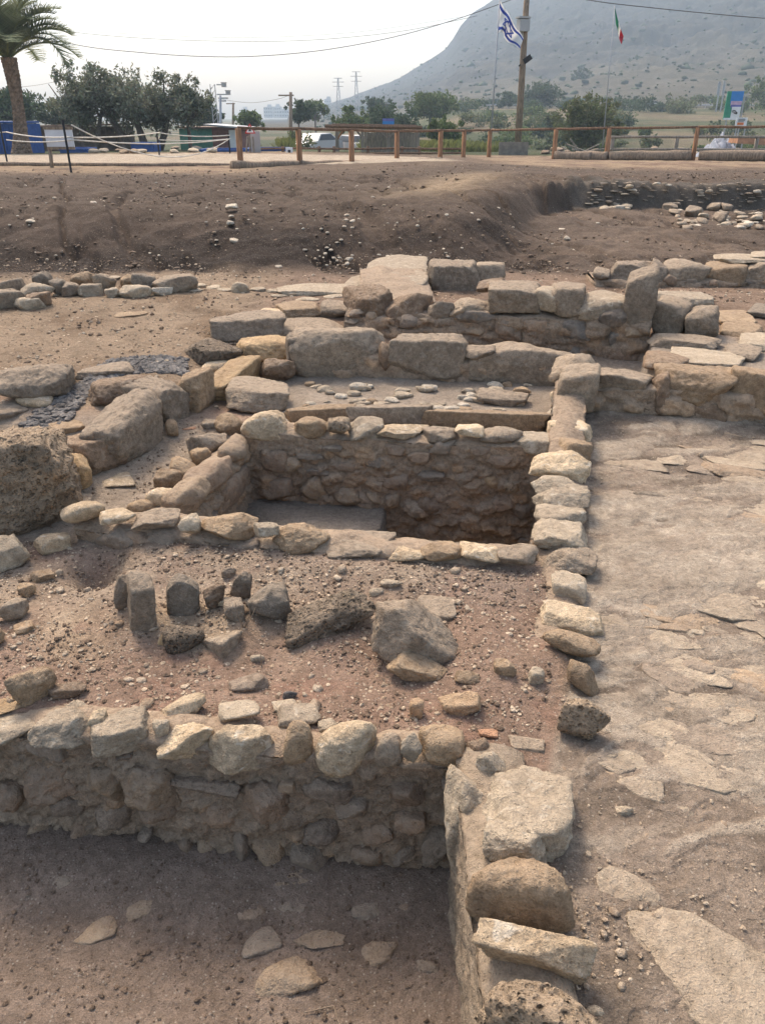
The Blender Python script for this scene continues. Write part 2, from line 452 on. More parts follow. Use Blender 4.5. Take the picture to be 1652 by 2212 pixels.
def soil(x, y, zrise):
    """albedo of the soil and the region each vertex belongs to"""
    n = len(x)
    wx = x + (n2(x, y, 2.2, seed=21, o=3) - .5) * .22
    wy = y + (n2(x, y, 2.2, seed=22, o=3) - .5) * .22
    A = lambda c: np.array(c)[None, :]
    big = n2(x, y, 1.6, seed=31, o=4)[:, None]
    mid = n2(x, y, 7, seed=32, o=4)[:, None]
    # soil between the walls: reddish with pale drifts
    col = A((.275, .192, .14)) * (1 - sst(.45, .65, big)) + A((.40, .305, .21)) * sst(.45, .65, big)
    col = col * (1 - .5 * sst(.55, .7, mid)) + A((.29, .175, .125)) * .5 * sst(.55, .7, mid)
    gr = (sst(2.32, 2.6, wy) * sst(2.95, 2.75, wy))[:, None] * .55
    col = col * (1 - gr) + A((.28, .225, .175)) * gr
    reg = np.zeros(n, int)
    def lay(m, c, r=None):
        nonlocal col
        m = np.asarray(m)[:, None]
        col = col * (1 - m) + c * m
        if r is not None: reg[m[:, 0] > .5] = r
    # ledge of dust beside the pool and floors
    lay(sst(2.85, 3.0, wy) * sst(4.4, 4.1, wy) * sst(.9, .8, x - xS(y) + .9), A((.33, .27, .205)) * (.85 + .3 * mid))
    d = polydist(x, y, POOL)
    lay(sst(-.02, .02, d), A((.27, .23, .185)) * (.85 + .3 * mid), 2)
    pit = sst(.09, .07, y - yA(x)) * sst(.32, .30, x)
    pc = A((.245, .19, .147)) * (.85 + .3 * mid) + A((.02, .012, .006)) * sst(.45, .75, big)
    lay(pit, pc, 1)
    lay(sst(4.05, 4.15, wy) * sst(5.6, 5.3, wy) * sst(-.75, -.6, x), A((.30, .25, .195)) * (.8 + .4 * mid))
    # earth further back
    lay(sst(5.3, 5.8, wy), A((.21, .148, .104)) * (.85 + .3 * mid))
    lo = sst(-.8, -1.3, wx) * sst(4.3, 4.8, wy)
    lay(lo, A((.26, .195, .132)) * (.8 + .35 * mid) + A((-.07, -.06, -.045)) * sst(.45, .6, big))
    # pavement
    pv = sst(-.02, .02, x - xS(y)) * sst(.2, .12, y - yJ(x))
    sl = slabmask(x, y)[:, None]
    pcol = A((.27, .215, .163)) * (.78 + .44 * mid) * (1 - .30 * sst(.48, .60, n2(x, y, 3.1, 6, seed=66, o=4))[:, None])
    pcol = pcol * (1 - sl) + sl * (A((.41, .345, .265)) * (.82 + .36 * mid))
    lay(pv, pcol, 3)
    # bank
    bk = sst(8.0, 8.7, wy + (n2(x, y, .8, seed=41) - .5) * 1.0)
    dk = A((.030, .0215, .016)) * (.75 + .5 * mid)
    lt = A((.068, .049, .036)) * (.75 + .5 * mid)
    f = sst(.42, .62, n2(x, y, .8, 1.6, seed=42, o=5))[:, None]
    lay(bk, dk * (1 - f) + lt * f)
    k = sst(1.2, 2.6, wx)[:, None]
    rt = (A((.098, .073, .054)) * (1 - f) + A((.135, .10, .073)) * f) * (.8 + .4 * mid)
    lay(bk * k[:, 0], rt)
    # flat top of the bank, tan near the fence
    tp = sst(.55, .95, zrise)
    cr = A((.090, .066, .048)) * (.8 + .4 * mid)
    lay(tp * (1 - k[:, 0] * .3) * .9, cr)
    tan = sst(15.9, 18.2, wy + (n2(x, y, .5, seed=44) - .5) * 2.4 - 1.2 * k[:, 0]) * np.clip(sst(-1.5, -3.5, x) + sst(2.0, 4.0, x) + .25, 0, 1)
    lay(tan, A((.25, .185, .12)) * (.8 + .4 * mid) + A((-.08, -.07, -.04)) * sst(.5, .65, big))
    # slope where the light soil has slid down to the right of the bank
    sd = np.exp(-((x - (1.6 + (15.5 - y) * -.30)) ** 2) / .35) * sst(10.5, 13, y) * sst(17, 15, y)
    lay(np.clip(sd, 0, 1) * .7, A((.33, .25, .16)) * (.8 + .4 * mid))
    # dark face of the cut on the right
    wc = y + (n2(x, y, 1.4, seed=46, o=4) - .5) * .7
    cut = sst(3.0, 3.5, wx) * sst(14.2, 14.5, wc) * sst(15.25, 15.05, wc)
    lay(cut, A((.105, .090, .073)) * (.6 + .8 * mid))
    # pale trodden path in front of the fence on the left and beyond it
    pth = sst(19.6, 19.9, y + .06 * x) * sst(26.0, 25.4, y + .06 * x) * sst(2.2, 1.2, x)
    lay(pth, A((.36, .30, .225)) * (.88 + .24 * mid), 4)
    # fields
    fd = sst(27, 31, np.hypot(x, y))
    g1 = n2(x, y, .06, seed=51, o=5)[:, None]
    g2 = n2(x, y, .25, seed=52, o=4)[:, None]
    fc = A((.17, .14, .085)) * (1 - sst(.42, .6, g1)) + A((.075, .09, .04)) * sst(.42, .6, g1)
    fc = fc * (.6 + .5 * g2)
    lay(fd, fc, 5)
    return np.clip(col, .01, .9), reg
def pave_layers(x, y):
    """worn horizontal ledges of the bedrock floor: (relief, paleness)"""
    u = x * .97 + y * .22; v = y * .97 - x * .22
    u = u + (n2(x, y, 6, seed=63, o=4) - .5) * .10; v = v + (n2(x, y, 6, seed=64, o=4) - .5) * .10
    a = n2(u, v, 1.1, 3.4, seed=61, o=5, g=.55)
    b = n2(u, v, 2.6, 7.5, seed=62, o=4, g=.55)
    h = np.zeros_like(x)
    for th in (.40, .47, .53, .59, .66): h += sst(th, th + .004, a) * .7
    for th in (.46, .58): h += sst(th, th + .008, b) * .3
    pale = np.clip(sst(.528, .538, a) * .8 + sst(.56, .59, b) * .5, 0, 1)
    return h, pale * (.55 + .45 * sst(.35, .55, n2(x, y, 11, seed=65, o=4)))
def slabmask(x, y): return pave_layers(x, y)[1]
def build_terrain():
    rr = np.concatenate([np.geomspace(.55, 24, 1150), np.geomspace(24.3, 1350, 260)])
    aa = np.radians(np.concatenate([np.linspace(-75, -34, 90)[:-1], np.linspace(-34, 34, 560), np.linspace(34, 75, 90)[1:]]))
    RR, AA = np.meshgrid(rr, aa, indexing='ij')
    x = (RR * np.sin(AA)).ravel(); y = (RR * np.cos(AA)).ravel()
    z = T(x, y)
    zr = np.clip(bank_rise(x, y), 0, 1)
    # small relief
    d = np.hypot(x, y)
    amp = np.interp(d, [0, 3, 8, 20, 60, 1400], [.011, .014, .035, .04, .05, .3])
    pvm = sst(.0, .03, x - xS(y)) * sst(.1, .04, y - yJ(x))
    amp = amp * (1 - .65 * pvm)
    z = z + (n2(x, y, 5, seed=71, o=6, g=.55) - .5) * amp
    z = z + (n2(x, y, 26, seed=72, o=3) - .5) * np.interp(d, [0, 6, 12], [.008, .012, 0])
    rough = sst(8.2, 8.8, y) * sst(17, 15, y)
    run = np.abs(n2(x + y * .35, y, 1.1, .28, seed=76, o=4) - .5)
    z = z + rough * ((n2(x, y, 3.2, seed=75, o=6, g=.62) - .5) * .13 - .10 * sst(.06, .0, run) + (n2(x, y, .8, seed=77, o=3) - .5) * .18)
    pv = sst(.0, .03, x - xS(y)) * sst(.1, .04, y - yJ(x))
    z = z + pv * (pave_layers(x, y)[0] - .9) * .0048 * np.interp(d, [0, 3, 5], [1, 1.3, 1.6])
    z = z + pv * (n2(x, y, 2.4, 9, seed=73, o=4) - .5) * .006
    # crumbly face where the earth has been cut
    cutm = sst(3.0, 3.5, x) * sst(14, 14.5, y) * sst(16, 15.3, y)
    z = z + cutm * (n2(x, y, 2.5, seed=74, o=5) - .5) * .06
    z = np.where(d > 160, z - .6 * sst(160, 400, d), z)
    col, reg = soil(x, y, zr)
    nr, na = len(rr), len(aa)
    i, j = np.meshgrid(np.arange(nr - 1), np.arange(na - 1), indexing='ij')
    a = (i * na + j).ravel()
    f = np.stack([a, a + 1, a + na + 1, a + na], -1)[:, ::-1]
    fr = reg[f[:, 0]]
    V = np.stack([x, y, z], -1)
    for r, nm, mat in ((0, 'ground', GM), (1, 'pit_floor', GM), (2, 'pool_floor', GM), (3, 'pavement', GM), (4, 'path', GM), (5, 'field', GMfar)):
        ff = f[fr == r]
        if not len(ff): continue
        u, inv = np.unique(ff.ravel(), return_inverse=True)
        me = np_mesh(nm, V[u], inv.reshape(-1, 4), True, col[u])
        tag(mk(nm, me, mat), kind='structure')
build_terrain()

# ================================================================== ROCKS
_ico = {}
def ico(level):
    if level not in _ico:
        import bmesh
        bm = bmesh.new()
        bmesh.ops.create_icosphere(bm, subdivisions=level, radius=1.0)
        v = np.array([q.co[:] for q in bm.verts]); v /= np.linalg.norm(v, axis=1)[:, None]
        f = np.array([[q.index for q in p.verts] for p in bm.faces])
        bm.free()
        _ico[level] = (v, f)
    return _ico[level]
KIND = {  # p, cuts, dmin, dmax, low noise, jitter of the box normals
    'block': (34, 10, .98, 1.32, .07, .16),
    'slab': (30, 11, .92, 1.28, .08, .22),
    'angular': (36, 14, .72, 1.08, .09, .38),
    'round': (4.2, 9, .84, 1.08, .09, .35),
    'soft': (17, 15, .76, 1.08, .10, .4),
}
_seed = [100]
def rock_shape(level, kind, seed, rot=(0, 0, 0), planes=None, aspect=(1, 1, 1), rough=1.0, pits=False):
    r = np.random.default_rng(seed)
    v, f = ico(level)
    p, nc, d0, d1, amp, jit = KIND[kind]
    nn, dd = [], []
    for ax in range(3):
        for s in (-1, 1):
            q = np.zeros(3); q[ax] = s
            q = q + r.normal(size=3) * jit * .6; q /= np.linalg.norm(q)
            nn.append(q); dd.append(r.uniform(.9, 1.0))
    for k in range(nc):
        q = r.normal(size=3); q /= np.linalg.norm(q)
        nn.append(q); dd.append(r.uniform(d0, d1))
    if planes:
        for a, b, c, d in planes:
            q = np.array([a, b, c], float); q /= np.linalg.norm(q)
            nn.append(q); dd.append(d)
    nn = np.array(nn); dd = np.array(dd)
    s = np.maximum(0, v @ nn.T) / dd[None, :]
    rad = (s ** p).sum(1) ** (-1.0 / p)
    w = v * rad[:, None]
    asp = np.array(aspect) / max(aspect)
    q = w * asp + seed * 3.1
    n1 = fbm(q * 1.7, 3) - .5
    n2_ = fbm(q * 5.0 + 9, 5, .62) - .5
    rid = np.abs(fbm(q * 3.2 + 31, 3) - .5)
    disp = n1 * amp * 1.5 + n2_ * amp * 2.4 * rough - np.maximum(0, .05 - rid) * amp * 6 * rough
    if level >= 5: disp = disp + (fbm(q * 17 + 5, 3) - .5) * amp * .8 * rough
    if level >= 4:
        st = fbm(q * 2.4 + 51, 2) * 5
        disp = disp + (sst(.35, .65, st - np.floor(st)) - .5) * amp * .35 * (kind != 'round')
    mn = asp.min() / asp
    w = w * (1 + disp[:, None] * np.clip(.45 + .55 * mn, .2, 1)[None, :])
    if pits and level >= 4:
        c = r.normal(size=(170, 3)); c /= np.linalg.norm(c, axis=1)[:, None]
        cr = r.uniform(.02, .10, 170) * (.5 + .5 * r.random(170))
        cc = w[np.argmax(v @ c.T, axis=0)] * asp
        for k in range(170):
            d = np.linalg.norm(w * asp - cc[k], axis=1)
            m = d < cr[k]
            w[m] *= 1 - (.9 * cr[k] * (1 - (d[m] / cr[k]) ** 2))[:, None]
    if any(rot):
        e = Matrix.Rotation(rot[2], 3, 'Z') @ Matrix.Rotation(rot[1], 3, 'Y') @ Matrix.Rotation(rot[0], 3, 'X')
        w = (w * asp) @ np.array(e).T
    lo, hi = w.min(0), w.max(0)
    w = (w - (lo + hi) / 2) / ((hi - lo) / 2)
    return w, f
def level_for(px):
    px *= .4625
    return 2 if px < 5 else 3 if px < 14 else 4 if px < 46 else 5
def stone(name, bb, mat='grey', kind='angular', label=None, cat='stone', group=None, parent=None, plane=None,
          fr=.5, sink=.18, rot=(0, 0, 0), depth=None, planes=None, seed=None, zb=None, fwd=0.0, tilt=0.0, rough=1.0, dmax=1.7, dmin=.6, lift=0.0, infl=1.08):
    """a stone filling the photo box bb=(x0,y0,x1,y1), its foot on the ground (or on a wall's face plane)"""
    x0, y0, x1, y1 = bb
    xc = (x0 + x1) / 2
    if seed is None: _seed[0] += 1; seed = _seed[0]
    if plane is not None: b = Q(xc, y1, *plane)
    elif zb is not None: b = P(xc, y1, zb)
    else: b = G(xc, y1)
    hd = np.array([b[0], b[1], 0]); dist = np.linalg.norm(hd); hd = hd / dist
    W = np.linalg.norm(Q(x0, y1, b, hd) - Q(x1, y1, b, hd))
    zt = Q(xc, y1 - (y1 - y0) * fr, b, hd)[2]
    h = max(zt - b[2], .006)
    if depth is None:
        far = P(xc, y0, b[2] + h) if b[2] + h < CAM_H - .05 else b
        dep = math.hypot(far[0], far[1]) - dist
        dep = min(max(dep, dmin * W), dmax * W)
    else: dep = depth
    hh = h * (1 + sink) + (.004 if sink else 0)
    W *= infl; h *= 1 + (infl - 1) * .6
    lv = level_for(x1 - x0)
    ptd = mat in ('pit', 'pitdark')
    w, f = rock_shape(lv, kind, seed, rot, planes, (W, dep, hh), rough, ptd)
    v = w * np.array([W / 2, dep / 2, hh / 2]); v[:, 2] += hh / 2
    o = mk(name, np_mesh(name, v, f, True), M[mat])
    c = b + hd * (dep * (.5 - fwd))
    L = Vector((c[0], c[1], b[2] + h - hh + lift))
    o.rotation_euler = (tilt, 0, -math.atan2(hd[0], hd[1]))
    if parent is not None:
        o.parent = parent; o.location = L - parent.location
        if label: o["label"] = label
    else:
        o.location = L
        tag(o, label, cat, group)
    return o

def long_block(name, a, b, top, width, mat, kind, label, seed=None, cat='boulder', sink=.2, slope=0.0, **kw):
    """a long stone whose right face stands on the photo line a-b and reaches up to the photo point top"""
    if seed is None: _seed[0] += 1; seed = _seed[0]
    A, B = G(*a), G(*b)
    e = B[:2] - A[:2]; L_ = np.linalg.norm(e); e /= L_
    n = np.array([-e[1], e[0]])
    hd = np.array([A[0], A[1], 0]); hd /= np.linalg.norm(hd)
    h = max(.03, Q(a[0], top[1], A, hd)[2] - A[2]) if abs(top[0] - a[0]) < abs(top[0] - b[0]) else max(.03, Q(b[0], top[1], np.array([B[0], B[1], 0]), np.array([B[0], B[1], 0]) / np.linalg.norm(B[:2]))[2] - B[2])
    W_, D_, H_ = L_ * 1.06, width, h * (1 + sink)
    w, f = rock_shape(5 if L_ > .15 else 4, kind, seed, (0, 0, 0), kw.get('planes'), (W_, D_, H_), kw.get('rough', 1.2), mat in ('pit', 'pitdark'))
    v = w * np.array([W_ / 2, D_ / 2, H_ / 2]); v[:, 2] += H_ / 2
    o = mk(name, np_mesh(name, v, f, True), M[mat])
    c = (A[:2] + B[:2]) / 2 + n * width / 2
    o.location = (c[0], c[1], (A[2] + B[2]) / 2 - h * sink)
    o.rotation_euler = (0, slope, math.atan2(e[1], e[0]))
    return tag(o, label, cat)
# ================================================================== WALLS
def wall(name, label, A, B, zt, zb, thick, core='core', res=.022, lean=0.0, amp=.035, dome=.03, rub=0, rsz=(.03, .08)):
    """mortared rubble wall with its face on the line A-B (world xy); the body lies to the left of A->B turned away from the camera"""
    A = np.array(A, float); B = np.array(B, float)
    e = B - A; Ln = np.linalg.norm(e); e /= Ln
    n = np.array([-e[1], e[0]])                       # pointing into the wall
    r = root(name, (A[0], A[1], zb), label, 'stone wall')
    zA, zB = (zt if isinstance(zt, tuple) else (zt, zt))
    nu = max(4, int(Ln / res)); hgt = max(zA, zB) - zb
    nv = max(3, int(hgt / res)); nw = max(3, int(thick / res))
    prof = [(0, k / nv) for k in range(nv + 1)] + [(k / nw, 1) for k in range(1, nw + 1)] + [(1, 1 - k / nv) for k in range(1, nv + 1)]
    prof = np.array(prof)
    u = np.linspace(0, 1, nu + 1)
    U, K = np.meshgrid(u, np.arange(len(prof)), indexing='ij')
    W_ = prof[K.ravel(), 0]; V_ = prof[K.ravel(), 1]; U = U.ravel()
    top = zA + (zB - zA) * U
    q = np.stack([U * Ln * 6, W_ * thick * 6, V_ * hgt * 6], -1) + A[0] * 3 + 40
    n1 = fbm(q, 5) - .5
    n3 = fbm(q * np.array([1, 1, 2.2]) * 1.9 + 9, 4) - .5
    n4 = fbm(q * np.array([.8, 1, 3.4]) * 2.6 + 19, 3)
    led = n4 * 6 - np.floor(n4 * 6)
    off = n1 * amp * 2 + n3 * amp * 1.3 + (sst(.0, .75, led) - sst(.85, 1.0, led)) * amp * .45
    col = np.ones((len(U), 3))
    if rub:
        S_u, S_v = U * Ln, V_ * hgt
        wob = (fbm(q * 2.3 + 70, 3) - .5)
        bul = np.zeros(len(U)); pts_ = []
        tr = np.random.default_rng(int(abs(A[0] * 977 + A[1] * 131) + 5))
        for _ in range(rub * 12):
            if len(pts_) >= rub: break
            rw = tr.uniform(*rsz); rh = rw * tr.uniform(.4, .85)
            a_, b_ = tr.uniform(0, Ln), tr.uniform(.02, hgt - .03)
            if any(abs(a_ - c_) < (rw + e_) * .62 and abs(b_ - d_) < (rh + f_) * .62 for c_, d_, e_, f_ in pts_): continue
            pts_.append((a_, b_, rw, rh))
            ca, sa = math.cos(tr.uniform(-.5, .5)), math.sin(tr.uniform(-.5, .5))
            m_ = (np.abs(S_u - a_) < rw * 1.3) & (np.abs(S_v - b_) < rw * 1.3) & (W_ < .01)
            du, dv = (S_u[m_] - a_), (S_v[m_] - b_)
            du, dv = du * ca + dv * sa, -du * sa + dv * ca
            ee = np.abs(du / rw) ** 2.6 + np.abs(dv / (rh * np.where(dv < 0, .8, 1.15))) ** 2.6 + wob[m_] * 1.4
            hb = np.clip(1 - ee, 0, 1) ** .45 * rw * tr.uniform(.25, .6)
            tint = np.array(((1.06, .93, .80), (1.28, 1.16, 1.02), (.90, .90, .90), (1.0, .98, .95), (1.12, 1.03, .92))[tr.integers(5)])
            k_ = (sst(.15, .6, 1 - ee) * tr.uniform(.3, 1))[:, None]
            col[m_] = col[m_] * (1 - k_) + tint * k_
            bul[m_] = np.maximum(bul[m_], hb)
        off = off - bul * sst(1.0, .86, V_)
    off = off * (.3 + .7 * sst(1.0, .9, V_))
    z = zb + (top - zb) * V_ + np.where(V_ > .995, n1 * dome * 2.2 + dome * np.sin(np.clip(W_, 0, 1) * math.pi) - dome * .3, 0)
    wd = W_ * thick + lean * (1 - V_) + np.where(W_ < .01, off, np.where(W_ > .99, -off, 0))
    x = A[0] + e[0] * U * Ln + n[0] * wd; y = A[1] + e[1] * U * Ln + n[1] * wd
    v = np.stack([x, y, z], -1)
    m = len(prof)
    f = [(i * m + k, i * m + k + 1, (i + 1) * m + k + 1, (i + 1) * m + k) for i in range(nu) for k in range(m - 1)]
    f = np.array(f)[:, ::-1]
    # ends
    me_v = v - np.array([A[0], A[1], zb])
    endf = []
    for base in (0, nu * m):
        for k in range(nv):
            a, b_, c_, d_ = base + k, base + k + 1, base + m - 2 - k, base + m - 1 - k
            endf.append((a, b_, c_, d_) if base == 0 else (d_, c_, b_, a))
    f = np.concatenate([f, np.array(endf)])
    mk('mortar_core', np_mesh('mortar_core', me_v, f, True, col), M[core], r, None)
    return dict(root=r, A=A, B=B, e=e, n=n, L=Ln, zt=(zA, zB), zb=zb, used=[], plane=(np.array([A[0], A[1], 0]), np.array([n[0], n[1], 0])), lean=lean)
def on_face(Wl, off=0.0):
    p, n = Wl['plane']
    return (p - n * off, n)
def coping(Wl, items, off=.018):
    for it in items:
        bb, mat, kind = it[:3]
        kw = it[3] if len(it) > 3 else {}
        kw.setdefault('fr', .5); kw.setdefault('sink', .25); kw.setdefault('lift', .012); kw.setdefault('infl', 1.14); kw.setdefault('dmin', .8)
        o = kw.pop('off', off)
        stone(kw.pop('name', 'coping_stone'), bb, mat, kind, parent=Wl['root'], plane=on_face(Wl, o), **kw)
def facing_at(Wl, s, z, w, h, mat, kind, seed, out=.4, rz=0.0, px=None):
    """one stone bedded in the face: s along, z up, w x h metres, out = share that stands proud"""
    dep = min(w, h) * 1.0 + .03
    dist = math.hypot(Wl['A'][0] + Wl['e'][0] * s, Wl['A'][1] + Wl['e'][1] * s)
    lv = level_for((px or w * FPX / max(dist, .5)))
    wv, f = rock_shape(lv, kind, seed, (0, rz, 0), None, (w, dep, h))
    v = wv * np.array([w / 2, dep / 2, h / 2])
    o = mk('facing_stone', np_mesh('facing_stone', v, f, True), M.get('f_' + mat, M[mat]), Wl['root'])
    le = Wl['lean'] * (1 - (z - Wl['zb']) / max(.05, max(Wl['zt']) - Wl['zb']))
    pos = Wl['A'] + Wl['e'] * s + Wl['n'] * (dep * (.5 - out) + le)
    o.location = Vector((pos[0], pos[1], z)) - Wl['root'].location
    o.rotation_euler = (random.uniform(-.2, .2), 0, math.atan2(Wl['e'][1], Wl['e'][0]) + random.uniform(-.2, .2))
    Wl['used'].append((s, z, w / 2, h / 2))
def facing_px(Wl, items):
    for it in items:
        x0, y0, x1, y1 = it[0]
        mat, kind = it[1], it[2]
        out = (it[3] if len(it) > 3 else .42) * .62
        p, n = Wl['plane']
        a = Q(x0, (y0 + y1) / 2, p, n); b = Q(x1, (y0 + y1) / 2, p, n)
        t = Q((x0 + x1) / 2, y0, p, n); u = Q((x0 + x1) / 2, y1, p, n)
        c = (a + b) / 2
        s = (c[:2] - Wl['A']) @ Wl['e']
        _seed[0] += 1
        facing_at(Wl, s, (t[2] + u[2]) / 2, np.linalg.norm(b - a), max(.015, t[2] - u[2]), mat, kind, _seed[0], out, 0, x1 - x0)
def facing_fill(Wl, count, s0, s1, z0, z1, wr=(.05, .12), mats=('brown', 'tan', 'grey', 'mortar'), flat=.65, tries=1500, out=(.22, .42)):
    k = 0
    for _ in range(tries):
        if k >= count: break
        w = random.uniform(*wr); h = w * random.uniform(flat * .7, min(1.1, flat * 1.4))
        s = random.uniform(s0, s1); z = random.uniform(z0, z1)
        if any(abs(s - a) < (w / 2 + c) * .86 and abs(z - b) < (h / 2 + d) * .86 for a, b, c, d in Wl['used']): continue
        _seed[0] += 1
        facing_at(Wl, s, z, w, h, random.choice(mats), random.choice(('soft', 'round', 'angular', 'slab')), _seed[0], random.uniform(*out), random.uniform(-.3, .3))
        k += 1

# ---- wall at the back of the near pit
A_ = wall('rubble_wall', 'rubble wall with pale coping stones closing the back of the nearest pit', (-2.6, yA(-2.6)), (0.31, yA(.31)), (.005, -.025), -.62, .15, lean=.02, amp=.032, res=.0085, rub=60, rsz=(.018, .055))
coping(A_, [
    ((-60, 1562, 112, 1622), 'pale', 'angular', dict(fr=.4, off=.028)),
    ((84, 1536, 222, 1626), 'pale', 'angular', dict(fr=.42, off=.028)),
    ((-30, 1540, 90, 1580), 'grey', 'angular', dict(fr=.3, off=-.05)),
    ((150, 1517, 190, 1552), 'pale', 'angular', dict(off=-.09)),
    ((196, 1532, 238, 1580), 'cream', 'angular', dict(off=-.02)),
    ((215, 1530, 335, 1640), 'pale', 'slab', dict(fr=.45, off=.028)),
    ((338, 1548, 372, 1600), 'pale', 'angular', dict(off=-.02)),
    ((355, 1545, 466, 1662), 'cream', 'angular', dict(fr=.5, off=.024)),
    ((466, 1556, 602, 1692), 'cream', 'angular', dict(fr=.55, off=.03, planes=[(0, -.6, -.8, .78), (.7, -.2, -.8, .85), (-.7, -.2, -.8, .85)])),
    ((618, 1573, 677, 1662), 'tan', 'round', dict(fr=.75)),
    ((690, 1573, 810, 1682), 'cream', 'round', dict(fr=.7, off=.028)),
    ((812, 1598, 868, 1664), 'grey', 'round', dict(fr=.7)),
    ((866, 1585, 908, 1655), 'pale', 'angular', dict(fr=.6)),
    ((905, 1588, 1002, 1674), 'tan', 'soft', dict(fr=.65, off=.024)),
    ((1004, 1597, 1052, 1668), 'brown', 'soft', dict(fr=.6)),
    ((606, 1543, 690, 1578), 'pale', 'slab', dict(off=-.1, fr=.3)),
    ((690, 1562, 730, 1590), 'pale', 'angular', dict(off=-.06, fr=.4)),
    ((480, 1535, 560, 1565), 'pale', 'slab', dict(off=-.09, fr=.3)),
])
facing_px(A_, [
    ((50, 1652, 170, 1735), 'brown', 'soft'), ((180, 1660, 270, 1730), 'tan', 'angular'), ((262, 1655, 385, 1745), 'tan', 'angular', .5),
    ((300, 1720, 380, 1780), 'brown', 'soft', .5), ((518, 1695, 628, 1775), 'brown', 'angular', .55), ((645, 1690, 765, 1732), 'mortar', 'slab'),
    ((832, 1702, 918, 1752), 'brown', 'soft'), ((952, 1668, 1024, 1714), 'grey', 'angular'), ((1010, 1690, 1050, 1760), 'grey', 'soft', .3),
    ((500, 1795, 540, 1895), 'grey', 'angular', .6), ((540, 1816, 618, 1870), 'tan', 'soft', .5), ((628, 1830, 712, 1892), 'grey', 'slab', .5),
    ((762, 1838, 832, 1902), 'brown', 'round', .55), ((350, 1822, 424, 1884), 'brown', 'soft'), ((420, 1825, 462, 1866), 'tan', 'round'),
    ((66, 1790, 124, 1850), 'tan', 'angular', .5), ((150, 1770, 200, 1840), 'brown', 'soft'), ((640, 1780, 735, 1845), 'mortar', 'soft'),
    ((715, 1730, 800, 1765), 'grey', 'slab'), ((775, 1790, 850, 1830), 'brown', 'soft'), ((845, 1830, 900, 1880), 'grey', 'round'),
    ((905, 1800, 990, 1880), 'grey', 'soft', .3), ((60, 1600, 150, 1640), 'grey', 'slab'), ((100, 1710, 180, 1765), 'mortar', 'soft'),
    ((360, 1690, 520, 1712), 'mortar', 'slab', .5), ((430, 1735, 510, 1790), 'brown', 'soft'), ((-30, 1700, 50, 1760), 'brown', 'soft'),
    ((600, 1690, 640, 1716), 'tan', 'slab'), ((850, 1760, 920, 1795), 'brown', 'slab', .5), ((460, 1700, 520, 1730), 'grey', 'angular'),
    ((200, 1745, 290, 1800), 'mortar', 'soft'), ((230, 1820, 330, 1880), 'mortar', 'angular'), ((580, 1885, 650, 1905), 'tan', 'slab', .4),
])
facing_fill(A_, 6, .9, 2.8, -.52, -.06, (.03, .09), ('brown', 'mortar', 'grey', 'mortar', 'tan', 'mortar'), .6)

# ---- long wall, near end: slabs and boulders bordering the pit
Bn = wall('boulder_wall', 'near end of the long wall topped by rounded and pitted boulders', (0.205, 1.66), (0.205, .45), (.03, .03), -.62, .20, core='core_pale', amp=.022, res=.012)
Bn['plane'] = (np.array([0, 1.0, 0]), np.array([0, 1.0, 0]))
rB = Bn['root']
for bb, mat, kind, kw in [
    ((950, 1680, 1085, 1930), 'pale', 'angular', dict(zb=-.28, fr=.75, sink=.5, dmin=.9)),
    ((1018, 1626, 1216, 1874), 'pale', 'block', dict(zb=-.02, fr=.30, dmax=2.2, sink=.6, rough=1.4, planes=[(-1, -.2, .6, .9)])),
    ((1042, 1764, 1168, 1872), 'pale', 'slab', dict(zb=.04, fr=.36, sink=.4, rough=1.3)),
    ((1024, 1612, 1092, 1705), 'pale', 'angular', dict(zb=.0, fr=.6, sink=.6)),
    ((1150, 1790, 1185, 1860), 'pale', 'angular', dict(zb=.0, fr=.55)),
    ((1012, 1860, 1222, 2006), 'tan', 'round', dict(zb=.035, fr=.55, sink=.5)),
    ((1030, 1980, 1258, 2108), 'cream', 'angular', dict(zb=.045, fr=.36, sink=.6, dmin=.3)),
    ((1026, 2056, 1276, 2390), 'pit', 'round', dict(zb=.015, fr=.46, sink=.3, dmax=2.0, rough=1.5)),
]:
    kw.setdefault('infl', 1.1); stone('coping_stone', bb, mat, kind, parent=rB, **kw)

